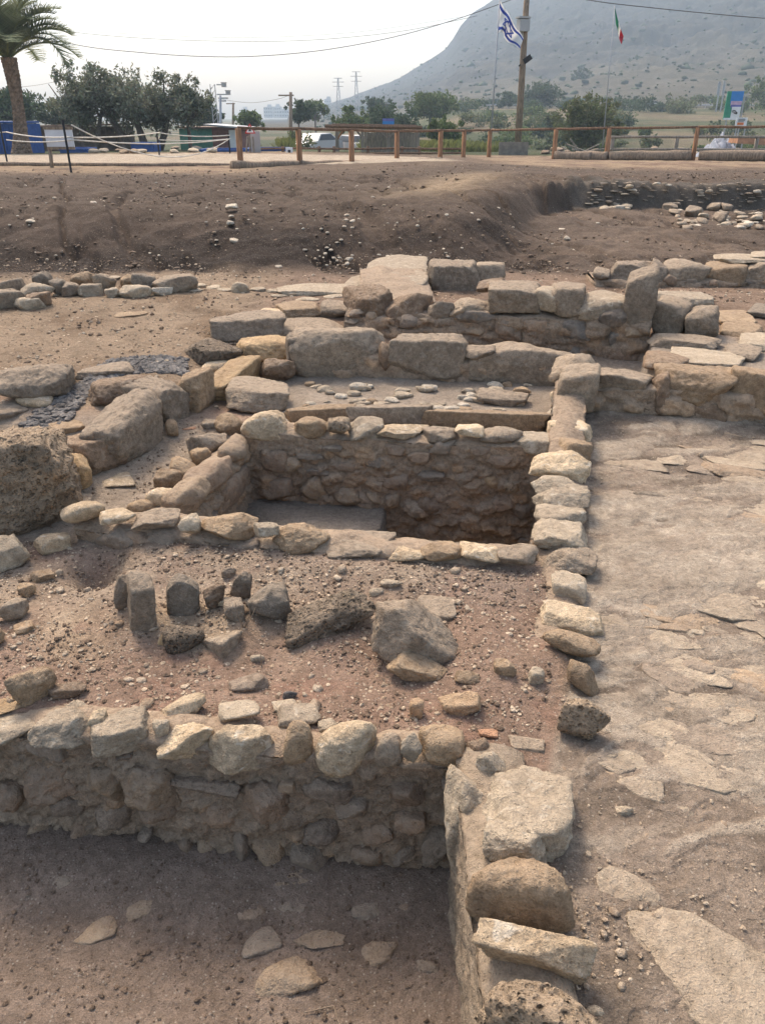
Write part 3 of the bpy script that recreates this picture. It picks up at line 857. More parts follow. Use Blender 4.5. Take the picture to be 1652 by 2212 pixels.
# ---- long wall, far end between pool and pavement
Cn = wall('boulder_wall', 'long rubble wall running back between the plastered pool and the paved floor', (1.06, 4.60), (.465, 2.04), (.23, -.028), -1.02, .185, lean=-.01, res=.014, rub=60)
rC = Cn['root']
for bb, mat, kind, kw in [
    ((1168, 1182, 1276, 1246), 'grey', 'soft', dict(zb=.03, fr=.5)),
    ((1150, 1130, 1258, 1196), 'pale', 'slab', dict(zb=.06, fr=.45)),
    ((1156, 1096, 1254, 1146), 'pale', 'soft', dict(zb=.075, fr=.5)),
    ((1152, 1058, 1262, 1108), 'pale', 'angular', dict(zb=.08, fr=.5)),
    ((1150, 1028, 1240, 1078), 'pale', 'angular', dict(zb=.09, fr=.55)),
    ((1148, 976, 1262, 1046), 'cream', 'soft', dict(zb=.09, fr=.6)),
    ((1196, 942, 1268, 1004), 'tan', 'angular', dict(zb=.09, fr=.6)),
    ((1184, 898, 1270, 952), 'cream', 'slab', dict(zb=.10, fr=.5)),
    ((1178, 868, 1230, 920), 'pale', 'angular', dict(zb=.10, fr=.5)),
    ((1197, 783, 1279, 884), 'grey', 'block', dict(zb=.13, fr=.72)),
    ((1190, 752, 1281, 836), 'grey', 'soft', dict(zb=.19, fr=.62)),
    ((1186, 836, 1206, 870), 'cream', 'round', dict(zb=.12, fr=.6)),
    ((1240, 1020, 1262, 1050), 'grey', 'soft', dict(zb=.0, fr=.6)),
    ((1215, 1150, 1262, 1200), 'tan', 'angular', dict(zb=.0, fr=.6)),
    ((1240, 1080, 1260, 1112), 'brown', 'angular', dict(zb=.0, fr=.6)),
    ((1188, 1238, 1256, 1306), 'pale', 'block', dict(zb=.0, fr=.55)),
]:
    stone('coping_stone', bb, mat, kind, parent=rC, sink=.5, infl=1.2, dmin=1.0, **kw)
facing_fill(Cn, 20, .1, 1.9, -.6, .02, (.06, .13), ('brown', 'tan', 'mortar', 'grey'), .7)

# ---- front wall of the pool
Dn = wall('rubble_wall', 'low rubble wall between the reddish soil and the front of the pool', (-1.33, 2.93), (.60, 2.62), (.075, .045), -1.02, .20, lean=.02, res=.012, rub=60)
coping(Dn, [
    ((142, 1088, 230, 1138), 'cream', 'round', dict(fr=.65)),
    ((222, 1102, 294, 1136), 'cream', 'slab', dict(fr=.4)),
    ((292, 1110, 392, 1150), 'grey', 'slab', dict(fr=.4)),
    ((390, 1112, 436, 1160), 'pale', 'soft', dict(fr=.6)),
    ((440, 1116, 558, 1180), 'tan', 'angular', dict(fr=.6, planes=[(-.7, -.5, -.5, .6)])),
    ((552, 1128, 602, 1170), 'pale', 'slab', dict(fr=.5)),
    ((598, 1142, 712, 1212), 'tan', 'soft', dict(fr=.65)),
    ((706, 1172, 850, 1220), 'grey', 'slab', dict(fr=.4)),
    ((842, 1186, 920, 1226), 'cream', 'soft', dict(fr=.5)),
    ((912, 1178, 994, 1222), 'tan', 'angular', dict(fr=.55)),
    ((992, 1188, 1080, 1222), 'cream', 'angular', dict(fr=.5)),
    ((1072, 1194, 1156, 1226), 'grey', 'soft', dict(fr=.5)),
])
facing_px(Dn, [((205, 1140, 300, 1190), 'grey', 'angular', .5), ((300, 1145, 390, 1185), 'grey', 'soft'), ((250, 1150, 345, 1192), 'brown', 'angular', .5),
               ((470, 1170, 560, 1200), 'mortar', 'soft', .3), ((620, 1195, 700, 1220), 'mortar', 'soft', .3)])

# ---- left wall of the pool
Wn = wall('rubble_wall', 'left wall of the pool lined with rounded cobbles along its edge', (-.92, 2.96), (-.74, 3.98), (.03, .05), -.42, .16, lean=.02, res=.010, rub=60, rsz=(.03,.075))
rW = Wn['root']
for bb, mat, kind, kw in [
    ((280, 1073, 342, 1120), 'tan', 'round', {}), ((322, 1043, 398, 1112), 'cream', 'round', {}), ((338, 1006, 398, 1062), 'tan', 'soft', {}),
    ((370, 983, 428, 1042), 'tan', 'round', {}), ((416, 956, 458, 1008), 'tan', 'round', {}), ((410, 926, 492, 992), 'grey', 'angular', {}),
    ((470, 884, 532, 950), 'tan', 'soft', {}), ((440, 900, 486, 940), 'grey', 'slab', {}),
]:
    stone('coping_stone', bb, mat, kind, parent=rW, zb=.0, fr=.62, sink=.3, infl=1.14, **kw)
facing_px(Wn, [((430, 1000, 500, 1070), 'brown', 'soft'), ((395, 1040, 450, 1110), 'tan', 'soft'), ((480, 1020, 540, 1090), 'brown', 'round'), ((500, 950, 535, 1000), 'tan', 'round')])
facing_fill(Wn, 10, .0, 1.05, -.36, .0, (.07, .13), ('brown', 'tan', 'grey', 'mortar'), .75)

# ---- back wall of the pool
En = wall('rubble_wall', 'back wall of the pool with a big rounded yellow stone on its corner', (-.76, 3.98), (.93, 3.76), (.10, .10), -1.05, .22, lean=.02, amp=.03, res=.010, rub=170, rsz=(.025,.075))
coping(En, [
    ((528, 886, 630, 960), 'cream', 'round', dict(fr=.7)),
    ((640, 898, 708, 950), 'tan', 'soft', dict(fr=.6)),
    ((708, 903, 757, 945), 'pit', 'soft', dict(fr=.65)),
    ((756, 898, 832, 960), 'pale', 'angular', dict(fr=.55)),
    ((818, 914, 922, 955), 'cream', 'angular', dict(fr=.45)),
    ((912, 922, 988, 966), 'grey', 'angular', dict(fr=.55)),
    ((984, 920, 1042, 948), 'cream', 'slab', dict(fr=.5)),
    ((1038, 926, 1122, 966), 'grey', 'soft', dict(fr=.55)),
    ((1110, 930, 1198, 984), 'pale', 'slab', dict(fr=.45)),
])
facing_px(En, [
    ((552, 974, 622, 1022), 'brown', 'soft'), ((592, 990, 612, 1010), 'tan', 'round', .5), ((612, 985, 652, 1022), 'tan', 'angular'),
    ((555, 1030, 640, 1090), 'brown', 'soft'), ((648, 1028, 706, 1090), 'tan', 'soft'), ((718, 1048, 786, 1096), 'tan', 'soft', .5),
    ((786, 1060, 826, 1090), 'tan', 'round', .5), ((826, 1066, 864, 1098), 'tan', 'round', .5), ((820, 1020, 884, 1066), 'brown', 'soft'),
    ((770, 1080, 830, 1112), 'brown', 'round'), ((884, 1060, 960, 1130), 'brown', 'soft', .25), ((980, 1030, 1046, 1058), 'tan', 'soft', .5),
    ((1046, 1030, 1080, 1060), 'ochre', 'round', .4), ((1080, 1038, 1122, 1066), 'pit', 'round', .5), ((1062, 1072, 1118, 1108), 'brown', 'angular', .5),
    ((1100, 1082, 1150, 1120), 'grey', 'soft', .4), ((830, 960, 880, 988), 'brown', 'soft', .5), ((690, 962, 740, 974), 'grey', 'slab', .6),
    ((640, 980, 700, 992), 'grey', 'slab', .6), ((650, 1012, 712, 1026), 'grey', 'slab', .6), ((714, 1000, 780, 1018), 'brown', 'slab', .5),
    ((922, 950, 985, 985), 'grey', 'soft'), ((1050, 985, 1110, 1005), 'brown', 'slab', .5), ((900, 1020, 960, 1040), 'grey', 'slab', .5),
    ((1010, 965, 1060, 985), 'brown', 'soft', .5), ((880, 975, 930, 1000), 'brown', 'slab', .5), ((780, 985, 830, 1010), 'grey', 'slab', .5),
])
facing_fill(En, 16, .05, 1.65, -.98, .03, (.04, .12), ('brown', 'mortar', 'grey', 'mortar', 'tan', 'brown'), .55)

# ---- low kerb of long stones behind the pool
Gn = wall('stone_kerb', 'low kerb of long flat stones on the cobbled step behind the pool', (-.56, 4.24), (.98, 4.08), .06, -.02, .10, amp=.012, dome=.005)
coping(Gn, [((622, 878, 762, 922), 'tan', 'block', dict(fr=.7, dmin=.1)), ((756, 876, 925, 925), 'grey', 'block', dict(fr=.74, dmin=.1)), ((915, 884, 1174, 940), 'tan', 'block', dict(fr=.74, dmin=.1))])

# ---- row of upright slabs
Hn = wall('slab_wall', 'row of three big upright grey slabs behind the cobbled step', (-.62, 5.20), (1.22, 5.00), (.20, .20), 0, .16, amp=.02, res=.018, rub=20)
coping(Hn, [
    ((622, 724, 660, 805), 'basalt', 'block', dict(fr=.85)),
    ((640, 718, 828, 824), 'grey', 'block', dict(fr=.88, dmax=.5, planes=[(.75, 0, .75, 1.15), (-.7, 0, .7, 1.2)])),
    ((838, 734, 1006, 828), 'grey', 'block', dict(fr=.88, dmax=.5, planes=[(.8, 0, .6, 1.1)])),
    ((996, 744, 1064, 790), 'basalt', 'angular', dict(fr=.6)),
    ((1006, 750, 1216, 838), 'grey', 'block', dict(fr=.82, dmax=.5, planes=[(-.6, 0, .75, .85), (.45, 0, .9, 1.05)])),
    ((818, 740, 846, 800), 'brown', 'soft', dict(fr=.8)),
], off=.045)

# ---- long wall behind the slabs
In = wall('rubble_wall', 'high rubble wall behind the upright slabs with a tall block at its right end', (-.30, 6.12), (1.88, 5.42), (.26, .38), 0, .32, amp=.03, res=.018, rub=90, rsz=(.04,.12))
coping(In, [
    ((744, 614, 852, 704), 'brown', 'soft', dict(fr=.7)),
    ((835, 624, 930, 716), 'brown', 'soft', dict(fr=.75)),
    ((922, 648, 978, 702), 'basalt', 'soft', dict(fr=.8)),
    ((972, 638, 1074, 700), 'grey', 'soft', dict(fr=.65)),
    ((1054, 606, 1164, 676), 'grey', 'block', dict(fr=.68)),
    ((1150, 610, 1204, 676), 'pale', 'block', dict(fr=.62)),
    ((1186, 598, 1256, 684), 'grey', 'block', dict(fr=.6)),
    ((1250, 618, 1348, 694), 'pale', 'slab', dict(fr=.5)),
    ((1340, 570, 1404, 712), 'basalt', 'block', dict(fr=.82, planes=[(-.8, 0, -.5, .95), (.8, 0, -.45, 1.0)])),
    ((1030, 598, 1092, 640), 'brown', 'angular', dict(fr=.5, off=-.2)),
])
facing_px(In, [
    ((980, 668, 1072, 700), 'slate', 'soft', .5), ((925, 690, 1000, 730), 'tan', 'soft'), ((1060, 690, 1130, 740), 'brown', 'soft'), ((1130, 690, 1200, 740), 'brown', 'soft'),
    ((1210, 680, 1280, 740), 'slate', 'soft', .3), ((1290, 664, 1360, 708), 'basalt', 'soft', .4), ((1340, 700, 1392, 730), 'tan', 'soft'), ((1310, 715, 1345, 750), 'slate', 'angular', .4),
    ((1280, 740, 1385, 796), 'brown', 'soft', .3), ((780, 706, 850, 745), 'brown', 'soft'), ((860, 712, 930, 740), 'tan', 'slab'), ((1000, 700, 1050, 730), 'tan', 'soft'),
])
facing_fill(In, 16, .05, 2.2, .05, .28, (.08, .20), ('brown', 'tan', 'grey', 'basalt'), .65)

# ---- stub of wall going away to the left of it
Kn = wall('slab_wall', 'stub of wall with a broad pale flat top beyond the high rubble wall', (.44, 6.45), (.40, 7.75), (.30, .34), .1, .62, amp=.02, res=.03)
Kn2 = Kn['root']
for bb, mat, kind, kw in [
    ((772, 546, 934, 644), 'pale', 'slab', dict(zb=.26, fr=.2, dmax=3.4, sink=.6)),
    ((742, 588, 810, 640), 'pale', 'slab', dict(zb=.22, fr=.2, dmax=3)),
    ((922, 560, 1034, 648), 'grey', 'block', dict(zb=.12, fr=.84)),
    ((1022, 560, 1088, 618), 'grey', 'block', dict(zb=.22, fr=.75)),
    ((930, 596, 985, 648), 'basalt', 'soft', dict(zb=.1, fr=.9)),
]:
    stone('wall_block', bb, mat, kind, parent=Kn2, **kw)

# ---- cross wall on the right
Jn = wall('block_wall', 'cross wall of large grey blocks at the far end of the paved floor', (1.20, 4.46), (3.4, 4.02), (.20, .26), -.06, .30, amp=.03, res=.016, rub=20, rsz=(.05,.12))
coping(Jn, [
    ((1276, 798, 1402, 882), 'grey', 'slab', dict(fr=.72)),
    ((1392, 804, 1440, 890), 'brown', 'soft', dict(fr=.8)),
    ((1402, 800, 1578, 884), 'tan', 'slab', dict(fr=.76)),
    ((1566, 790, 1700, 888), 'tan', 'block', dict(fr=.72)),
    ((1276, 868, 1420, 915), 'brown', 'slab', dict(fr=.9, off=.0)),
    ((1400, 866, 1552, 925), 'brown', 'slab', dict(fr=.9, off=.01)),
    ((1540, 872, 1680, 942), 'basalt', 'soft', dict(fr=.9, off=.0)),
    ((1535, 925, 1580, 948), 'brown', 'round', dict(fr=.8)),
])
# ---- back wall on the right
Ln_ = wall('rubble_wall', 'far rubble wall with pale block coping on the right beyond the paving', (2.02, 7.55), (5.2, 7.45), (.26, .30), .08, .4, amp=.03, res=.025, rub=50, rsz=(.05,.13))
coping(Ln_, [
    ((1308, 562, 1412, 618), 'basalt', 'block', dict(fr=.75)),
    ((1278, 574, 1314, 610), 'grey', 'soft', dict(fr=.6)),
    ((1395, 562, 1436, 625), 'grey', 'soft', dict(fr=.85)),
    ((1426, 560, 1524, 622), 'grey', 'soft', dict(fr=.75)),
    ((1516, 566, 1606, 616), 'tan', 'block', dict(fr=.7)),
    ((1596, 558, 1700, 616), 'grey', 'block', dict(fr=.7)),
    ((1540, 548, 1652, 572), 'pale', 'slab', dict(fr=.4, off=-.15)),
    ((1620, 540, 1670, 562), 'pale', 'slab', dict(fr=.4, off=-.2)),
])
facing_px(Ln_, [((1430, 618, 1470, 650), 'brown', 'soft'), ((1480, 616, 1545, 640), 'basalt', 'soft'), ((1550, 610, 1590, 650), 'slate', 'soft'), ((1590, 630, 1620, 655), 'tan', 'round'), ((1500, 640, 1540, 668), 'tan', 'round')])
facing_fill(Ln_, 20, .3, 2.6, .12, .26, (.10, .2), ('brown', 'grey', 'basalt'), .7)

# ================================================================== STONES LYING FREE
def S_(name, bb, mat, kind, label, **kw):
    return stone(name, bb, mat, kind, label, kw.pop('cat', 'stone'), kw.pop('group', None), **kw)
# reddish soil between the walls
S_('boulder', (804, 1306, 986, 1452), 'grey', 'angular', 'large wedge-shaped grey boulder with a dark front face lying on the reddish soil', cat='boulder', fr=.72, sink=.25, seed=5, planes=[(.75, -.1, .66, .42), (-.9, -.2, .35, .82), (.1, -1, .15, .9)])
S_('flat_stone', (836, 1412, 962, 1480), 'tan', 'slab', 'tan flat stone leaning against the front of the wedge-shaped boulder', fr=.55, rot=(.1, .35, 0), seed=12)
S_('flat_stone', (895, 1276, 982, 1350), 'grey', 'slab', 'flat grey stone bedded behind the wedge-shaped boulder', fr=.22)
S_('lava_stone', (622, 1276, 815, 1390), 'pitdark', 'soft', 'long spongy dark stone half sunk in the soil left of the wedge-shaped boulder', fr=.5, rot=(0, -.25, .3), sink=.5)
S_('rock', (538, 1252, 632, 1356), 'slate', 'angular', 'rough blue-grey rock tilted up beside thin dry roots', fr=.6, rot=(.5, .6, .4), seed=341)
S_('rock', (442, 1352, 530, 1430), 'grey', 'angular', 'grey triangular rock with its point towards the viewer', fr=.45, planes=[(-.8, -.6, 0, .45), (.75, -.65, 0, .5)])
S_('lava_stone', (360, 1342, 446, 1414), 'pitdark', 'round', 'dark spongy stone beside the grey triangular rock', fr=.6)
S_('pebble_stone', (343, 1364, 368, 1398), 'ochre', 'soft', 'small knobbly yellow stone left of the dark spongy stone', fr=.6)
S_('rock', (366, 1240, 436, 1332), 'slate', 'block', 'upright dark stone with brown lower half set in the soil', fr=.8, planes=[(.5, 0, .8, .9), (-.6, 0, .8, .95)])
S_('rock', (286, 1226, 347, 1370), 'grey', 'block', 'tall narrow speckled grey stone standing upright in the soil', fr=.75, rot=(0, .12, 0))
S_('rock', (252, 1236, 292, 1320), 'basalt', 'angular', 'thin dark stone leaning just left of the tall speckled stone', fr=.8, rot=(0, .3, 0))
S_('rock', (444, 1252, 492, 1316), 'brown', 'angular', 'small brown pointed rock right of the upright dark stone', fr=.7)
S_('rock', (500, 1228, 548, 1296), 'basalt', 'angular', 'dark pointed rock behind the rough blue-grey rock', fr=.7, rot=(0, .4, 0))
S_('rock', (488, 1284, 530, 1346), 'basalt', 'slab', 'small flat dark rock wedged left of the rough blue-grey rock', fr=.5)
S_('rock', (480, 1220, 512, 1250), 'basalt', 'soft', 'small rounded dark rock behind the pointed dark rock', fr=.6)
S_('pebble_stone', (466, 1288, 496, 1312), 'cream', 'angular', 'small cream stone at the foot of the brown pointed rock', fr=.5)
S_('rock', (82, 1143, 158, 1200), 'cream', 'block', 'pale squarish stone at the left end of the low pool wall', fr=.6, rot=(.1, .2, .3))
S_('rock', (72, 1223, 122, 1258), 'tan', 'block', 'small tan square-cut stone near the left edge of the soil', fr=.5, rot=(0, .2, .4))
S_('rock', (44, 1254, 84, 1294), 'tan', 'angular', 'small tan rock between the square-cut stone and the grey rounded one', fr=.6)
S_('rock', (2, 1286, 70, 1346), 'grey', 'soft', 'grey rounded rock on the soil at the left edge', fr=.65)
S_('rock', (-25, 1344, 18, 1400), 'tan', 'soft', 'tan rock cut off by the left edge below the grey rounded one', fr=.7)
S_('potsherd', (34, 1340, 76, 1370), 'brick', 'slab', 'curved thin potsherd lying by the grey rounded rock', fr=.35, cat='potsherd')
S_('rock', (30, 1428, 130, 1518), 'tan', 'soft', 'lumpy brown rock just behind the nearest wall at the left', fr=.6, sink=.4)
S_('rock', (110, 1462, 190, 1512), 'brown', 'slab', 'low flat brown rock joined to the lumpy brown one', fr=.45, rot=(0, .3, 0))
S_('flat_stone', (-20, 1512, 84, 1552), 'ochre', 'slab', 'flat yellow stone at the left edge behind the coping', fr=.25)
S_('rock', (358, 1492, 448, 1556), 'cream', 'angular', 'loose cream stone lying just behind the coping of the nearest wall', fr=.45, seed=33)
S_('brick', (946, 1492, 1034, 1552), 'brick', 'block', 'broken yellowish brick tilted in the soil', fr=.6, rot=(.25, -.30, 0), cat='brick')
S_('rock', (884, 1503, 914, 1554), 'brick', 'block', 'small upright tan fragment left of the broken brick', fr=.6)
S_('rock', (1138, 1438, 1172, 1482), 'pale', 'block', 'small pale block on the earth slope below the long wall', fr=.6, rot=(0, .1, .3))
S_('rock', (1064, 1418, 1112, 1464), 'tan', 'soft', 'rounded tan stone bedded in the soil right of the boulder', fr=.5)
S_('rock', (982, 1448, 1034, 1482), 'tan', 'angular', 'small pointed tan rock above the broken brick', fr=.5)
S_('potsherd', (1032, 1576, 1074, 1598), 'terracotta', 'slab', 'orange terracotta sherd near the end of the nearest wall', fr=.4, cat='potsherd')
S_('pebble_stone', (822, 1252, 866, 1274), 'pale', 'round', 'white oval pebble behind the long spongy stone', fr=.6, cat='pebble')
S_('pebble_stone', (797, 1270, 828, 1290), 'pale', 'round', 'small white pebble just in front of the white oval one', fr=.6, cat='pebble')
S_('pebble_stone', (542, 1412, 572, 1433), 'pale', 'round', 'single white pebble in the hollow below the rough blue-grey rock', fr=.6, cat='pebble')
S_('charcoal', (612, 1490, 642, 1512), 'gravel', 'angular', 'black lump of charcoal behind the coping stones', fr=.6, cat='charcoal')
S_('rock', (590, 1506, 644, 1544), 'pale', 'slab', 'flat white stone beside the black charcoal lump', fr=.3)
S_('rock', (498, 1456, 580, 1500), 'mortar', 'soft', 'low dusty lump of mortar in the soil hollow', fr=.4, sink=.5)
S_('flat_stone', (1096, 1592, 1172, 1626), 'grey', 'slab', 'flat grey stone flush with the ground near the terracotta sherd', fr=.2)
S_('rock', (1158, 1298, 1297, 1376), 'cream', 'block', 'flat-topped cream block lying on the line of the long wall', fr=.45, seed=61)
S_('rock', (1166, 1356, 1288, 1430), 'tan', 'round', 'smooth rounded tan stone propped in front of the flat-topped cream block', fr=.6, rot=(0, .25, 0))
S_('lava_stone', (1202, 1502, 1304, 1606), 'pit', 'soft', 'pitted brown stone at the corner of the soil slope and the pavement', fr=.65, rot=(0, .3, 0))
S_('rock', (1218, 1420, 1292, 1508), 'tan', 'soft', 'dusty brown rock under the smooth rounded tan stone', fr=.6, sink=.4)
# pit floor
for bb, mat, lab in [
    ((112, 1862, 182, 1925), 'grey', 'faint flat grey stone in the pit floor near the left side'),
    ((268, 1942, 346, 1984), 'tan', 'pale irregular stone in the pit floor left of centre'),
    ((165, 1985, 250, 2044), 'tan', 'elongated tan stone sunk in the pit floor'),
    ((512, 1928, 582, 1992), 'brown', 'rounded reddish stone in the pit floor'),
    ((580, 1930, 684, 1994), 'grey', 'broad grey stone beside the rounded reddish one in the pit floor'),
    ((762, 1915, 832, 1994), 'grey', 'upright oval grey stone in the pit floor'),
    ((842, 1922, 906, 1984), 'brown', 'brown stone in the pit floor right of the oval grey one'),
    ((530, 1998, 606, 2068), 'grey', 'dusty grey stone behind the largest flat stone in the pit floor'),
    ((634, 2012, 740, 2056), 'tan', 'jagged tan stone between the largest flat stone and the pit wall'),
    ((780, 2022, 856, 2092), 'tan', 'flat tan stone in the pit floor towards the right'),
    ((564, 2056, 692, 2156), 'tan', 'largest flat tan stone in the floor of the nearest pit'),
    ((900, 2070, 944, 2106), 'grey', 'small grey stone in the pit floor near the right wall'),
    ((600, 1892, 702, 1915), 'tan', 'thin yellowish stone at the foot of the pit wall'),
]:
    S_('flat_stone', bb, {'tan': 'f_tan', 'grey': 'f_grey', 'brown': 'f_brown'}[mat], 'soft', lab, fr=.12, sink=2.0, rough=1.3, tilt=random.uniform(-.08, .02), lift=.001, infl=1.15)
# pavement
for bb, mat, lab, fr in [
    ((1285, 1876, 1416, 1954), 'pale', 'pale oval slab set flush in the pavement', .07),
    ((1330, 1990, 1760, 2290), 'pale', 'big pale slab in the pavement at the bottom right corner', .04),
    ((1322, 1732, 1362, 1762), 'pale', 'round white stone on the pavement beside the long wall', .4),
    ((1448, 1742, 1494, 1762), 'pale', 'thin white flake on the pavement', .3),
    ((1308, 1628, 1332, 1642), 'pale', 'tiny white pebble on the pavement behind the round white stone', .5),
    ((1268, 2178, 1302, 2196), 'pale', 'small white stone by the foot of the pitted boulder', .4),
    ((1270, 1306, 1356, 1372), 'cream', 'ragged cream stone flush with the pavement beside the cream block', .08),
    ((1436, 1146, 1520, 1172), 'cream', 'cream flagstone fragment in the middle of the pavement', .2),
    ((1452, 1284, 1482, 1300), 'terracotta', 'small pinkish sherd lying on the pavement', .4),
    ((1276, 1272, 1330, 1290), 'brick', 'thin reddish splinter lying beside the long wall', .3),
    ((1560, 1078, 1720, 1122), 'cream', 'long cream flagstone at the right edge of the pavement', .1),
    ((1500, 1004, 1720, 1036), 'cream', 'broad cream flagstone in the upper right of the pavement', .08),
    ((1480, 960, 1720, 996), 'pale', 'large grey-white flagstone below the cross wall', .08),
    ((1300, 985, 1440, 1015), 'cream', 'flat cream flagstone near the far end of the long wall', .08),
    ((1360, 1055, 1442, 1082), 'slate', 'tilted blue-grey slab edge in the pavement', .3),
    ((1300, 1090, 1356, 1112), 'pale', 'small pale flagstone beside the long wall', .15),
    ((1400, 1380, 1560, 1440), 'pale', 'cracked pale flagstone in the middle of the pavement', .06),
    ((1450, 1120, 1640, 1166), 'pale', 'wide pale flagstone right of the cream fragment', .06),
]:
    S_('flagstone' if fr < .25 else 'pebble_stone', bb, {'pale': 'fl_pale', 'cream': 'fl_pale'}.get(mat, mat) if fr < .25 else mat, 'angular', lab, fr=fr, sink=1.6, tilt=(random.uniform(-.06, .01) if fr < .25 else 0), rough=1.3, cat='flagstone' if fr < .25 else 'stone', dmax=3)
for k in range(110):
    yy = 930 + 800 * random.random() ** .95
    lo_ = float(np.interp(yy, [930, 1300, 1650, 2100], [1290, 1300, 1240, 1300]))
    xx = random.uniform(lo_, 1640); s_ = (yy - 250) / 1000
    w_ = random.uniform(40, 190) * min(s_, 1.1); h_ = w_ * random.uniform(.14, .34)
    S_('flagstone', (xx, yy - h_, xx + w_, yy), random.choice(('fl_pale', 'fl_pale', 'f_tan', 'f_grey')), 'angular', 'worn flagstone lying almost flush in the trodden pavement', group='worn flagstones of the pavement', cat='flagstone',
       fr=.10, sink=2.5, tilt=random.uniform(-.09, .0), lift=random.uniform(-.003, .006) * max(1, s_), rough=1.5, dmax=2)
# boulders on the left
S_('boulder', (-60, 892, 206, 1160), 'pit', 'block', 'huge pitted brown boulder at the left edge above the soil', cat='boulder', fr=.74, seed=211, dmax=.9, rough=2.2, planes=[(.8, -.1, .6, 1.0)])
S_('rock', (148, 972, 206, 1066), 'ochre', 'angular', 'bright yellow stone wedged beside the huge pitted boulder', fr=.75)
long_block('boulder', (200, 1044), (284, 1006), (228, 968), .30, 'brown', 'block', 'squarish brown block right of the huge pitted boulder')
long_block('boulder', (276, 1020), (366, 938), (284, 908), .30, 'basalt', 'block', 'large dark slab with a sheer right face leaning along the ledge')
long_block('boulder', (370, 934), (422, 896), (410, 812), .34, 'basalt', 'block', 'dark brown block behind the large dark slab')
S_('boulder', (196, 798, 352, 880), 'brown', 'slab', 'long low brown slab beside the strip of dark gravel', cat='boulder', fr=.6)
long_block('rock', (438, 898), (474, 866), (440, 815), .16, 'tan', 'block', 'tan stone standing between the dark brown block and the orange slab', cat='stone')
long_block('boulder', (484, 876), (580, 808), (560, 764), .22, 'ochre', 'block', 'tilted orange-yellow limestone slab', slope=-.12)
S_('boulder', (494, 808, 626, 896), 'grey', 'slab', 'stepped grey slabs at the corner right of the orange slab', cat='boulder', fr=.5)
S_('lava_stone', (396, 724, 526, 800), 'pitdark', 'soft', 'dark spongy boulder behind the orange-yellow slab', cat='boulder', fr=.62)
S_('rock', (440, 772, 500, 810), 'cream', 'round', 'smooth cream stone between the spongy boulder and orange slab', fr=.6)
S_('rock', (516, 716, 630, 790), 'ochre', 'soft', 'cluster-like yellow stone left of the upright slabs', fr=.6)
S_('rock', (560, 766, 640, 830), 'brown', 'angular', 'brown stone under the yellow one left of the upright slabs', fr=.7)
S_('boulder', (2, 776, 176, 878), 'basalt', 'soft', 'big dark grey boulder on the far side of the gravel strip', cat='boulder', fr=.66, seed=91)
S_('rock', (42, 842, 120, 886), 'cream', 'round', 'smooth cream stone in front of the big dark grey boulder', fr=.55)
S_('rock', (-30, 862, 68, 910), 'grey', 'slab', 'flat grey stone at the left end of the gravel strip', fr=.45)
S_('rock', (110, 902, 186, 940), 'tan', 'slab', 'orange-streaked flat stone on top of the row beside the gravel', fr=.4)
S_('rock', (168, 782, 292, 816), 'grey', 'slab', 'low grey slab behind the gravel strip', fr=.45)
S_('rock', (225, 1018, 292, 1056), 'cream', 'slab', 'thin cream flake lying on the dusty ledge', fr=.25)
S_('rock', (362, 900, 388, 948), 'tan', 'soft', 'small tan stone at the foot of the large dark slab', fr=.7)
S_('rock', (392, 918, 424, 930), 'terracotta', 'slab', 'pinkish sherd lying on the dusty ledge', fr=.3, cat='potsherd')
S_('rock', (-30, 1148, 70, 1236), 'pale', 'angular', 'pale grey rock at the left edge below the huge pitted boulder', fr=.65)
S_('rock', (130, 1060, 205, 1096), 'grey', 'slab', 'dusty flat stone at the foot of the huge pitted boulder', fr=.35)
S_('boulder', (460, 664, 618, 746), 'basalt', 'block', 'square dark block at the left end of the flat stones', cat='boulder', fr=.62)
S_('flat_stone', (514, 684, 752, 734), 'grey', 'slab', 'broad flat grey slab left of the high rubble wall', fr=.4)
S_('rock', (596, 640, 700, 692), 'tan', 'slab', 'tan slab stepping up towards the high rubble wall', fr=.4)
S_('rock', (690, 640, 760, 690), 'grey', 'soft', 'grey rock against the left end of the high rubble wall', fr=.55)
S_('rock', (560, 664, 620, 684), 'cream', 'slab', 'small cream stone on the flat slabs', fr=.5)
S_('flat_stone', (600, 610, 760, 640), 'pale', 'slab', 'pale paving stone left of the broad flat wall top', fr=.35)
S_('rock', (1030, 838, 1138, 878), 'basalt', 'slab', 'dark block lying on the cobbled step', fr=.55)
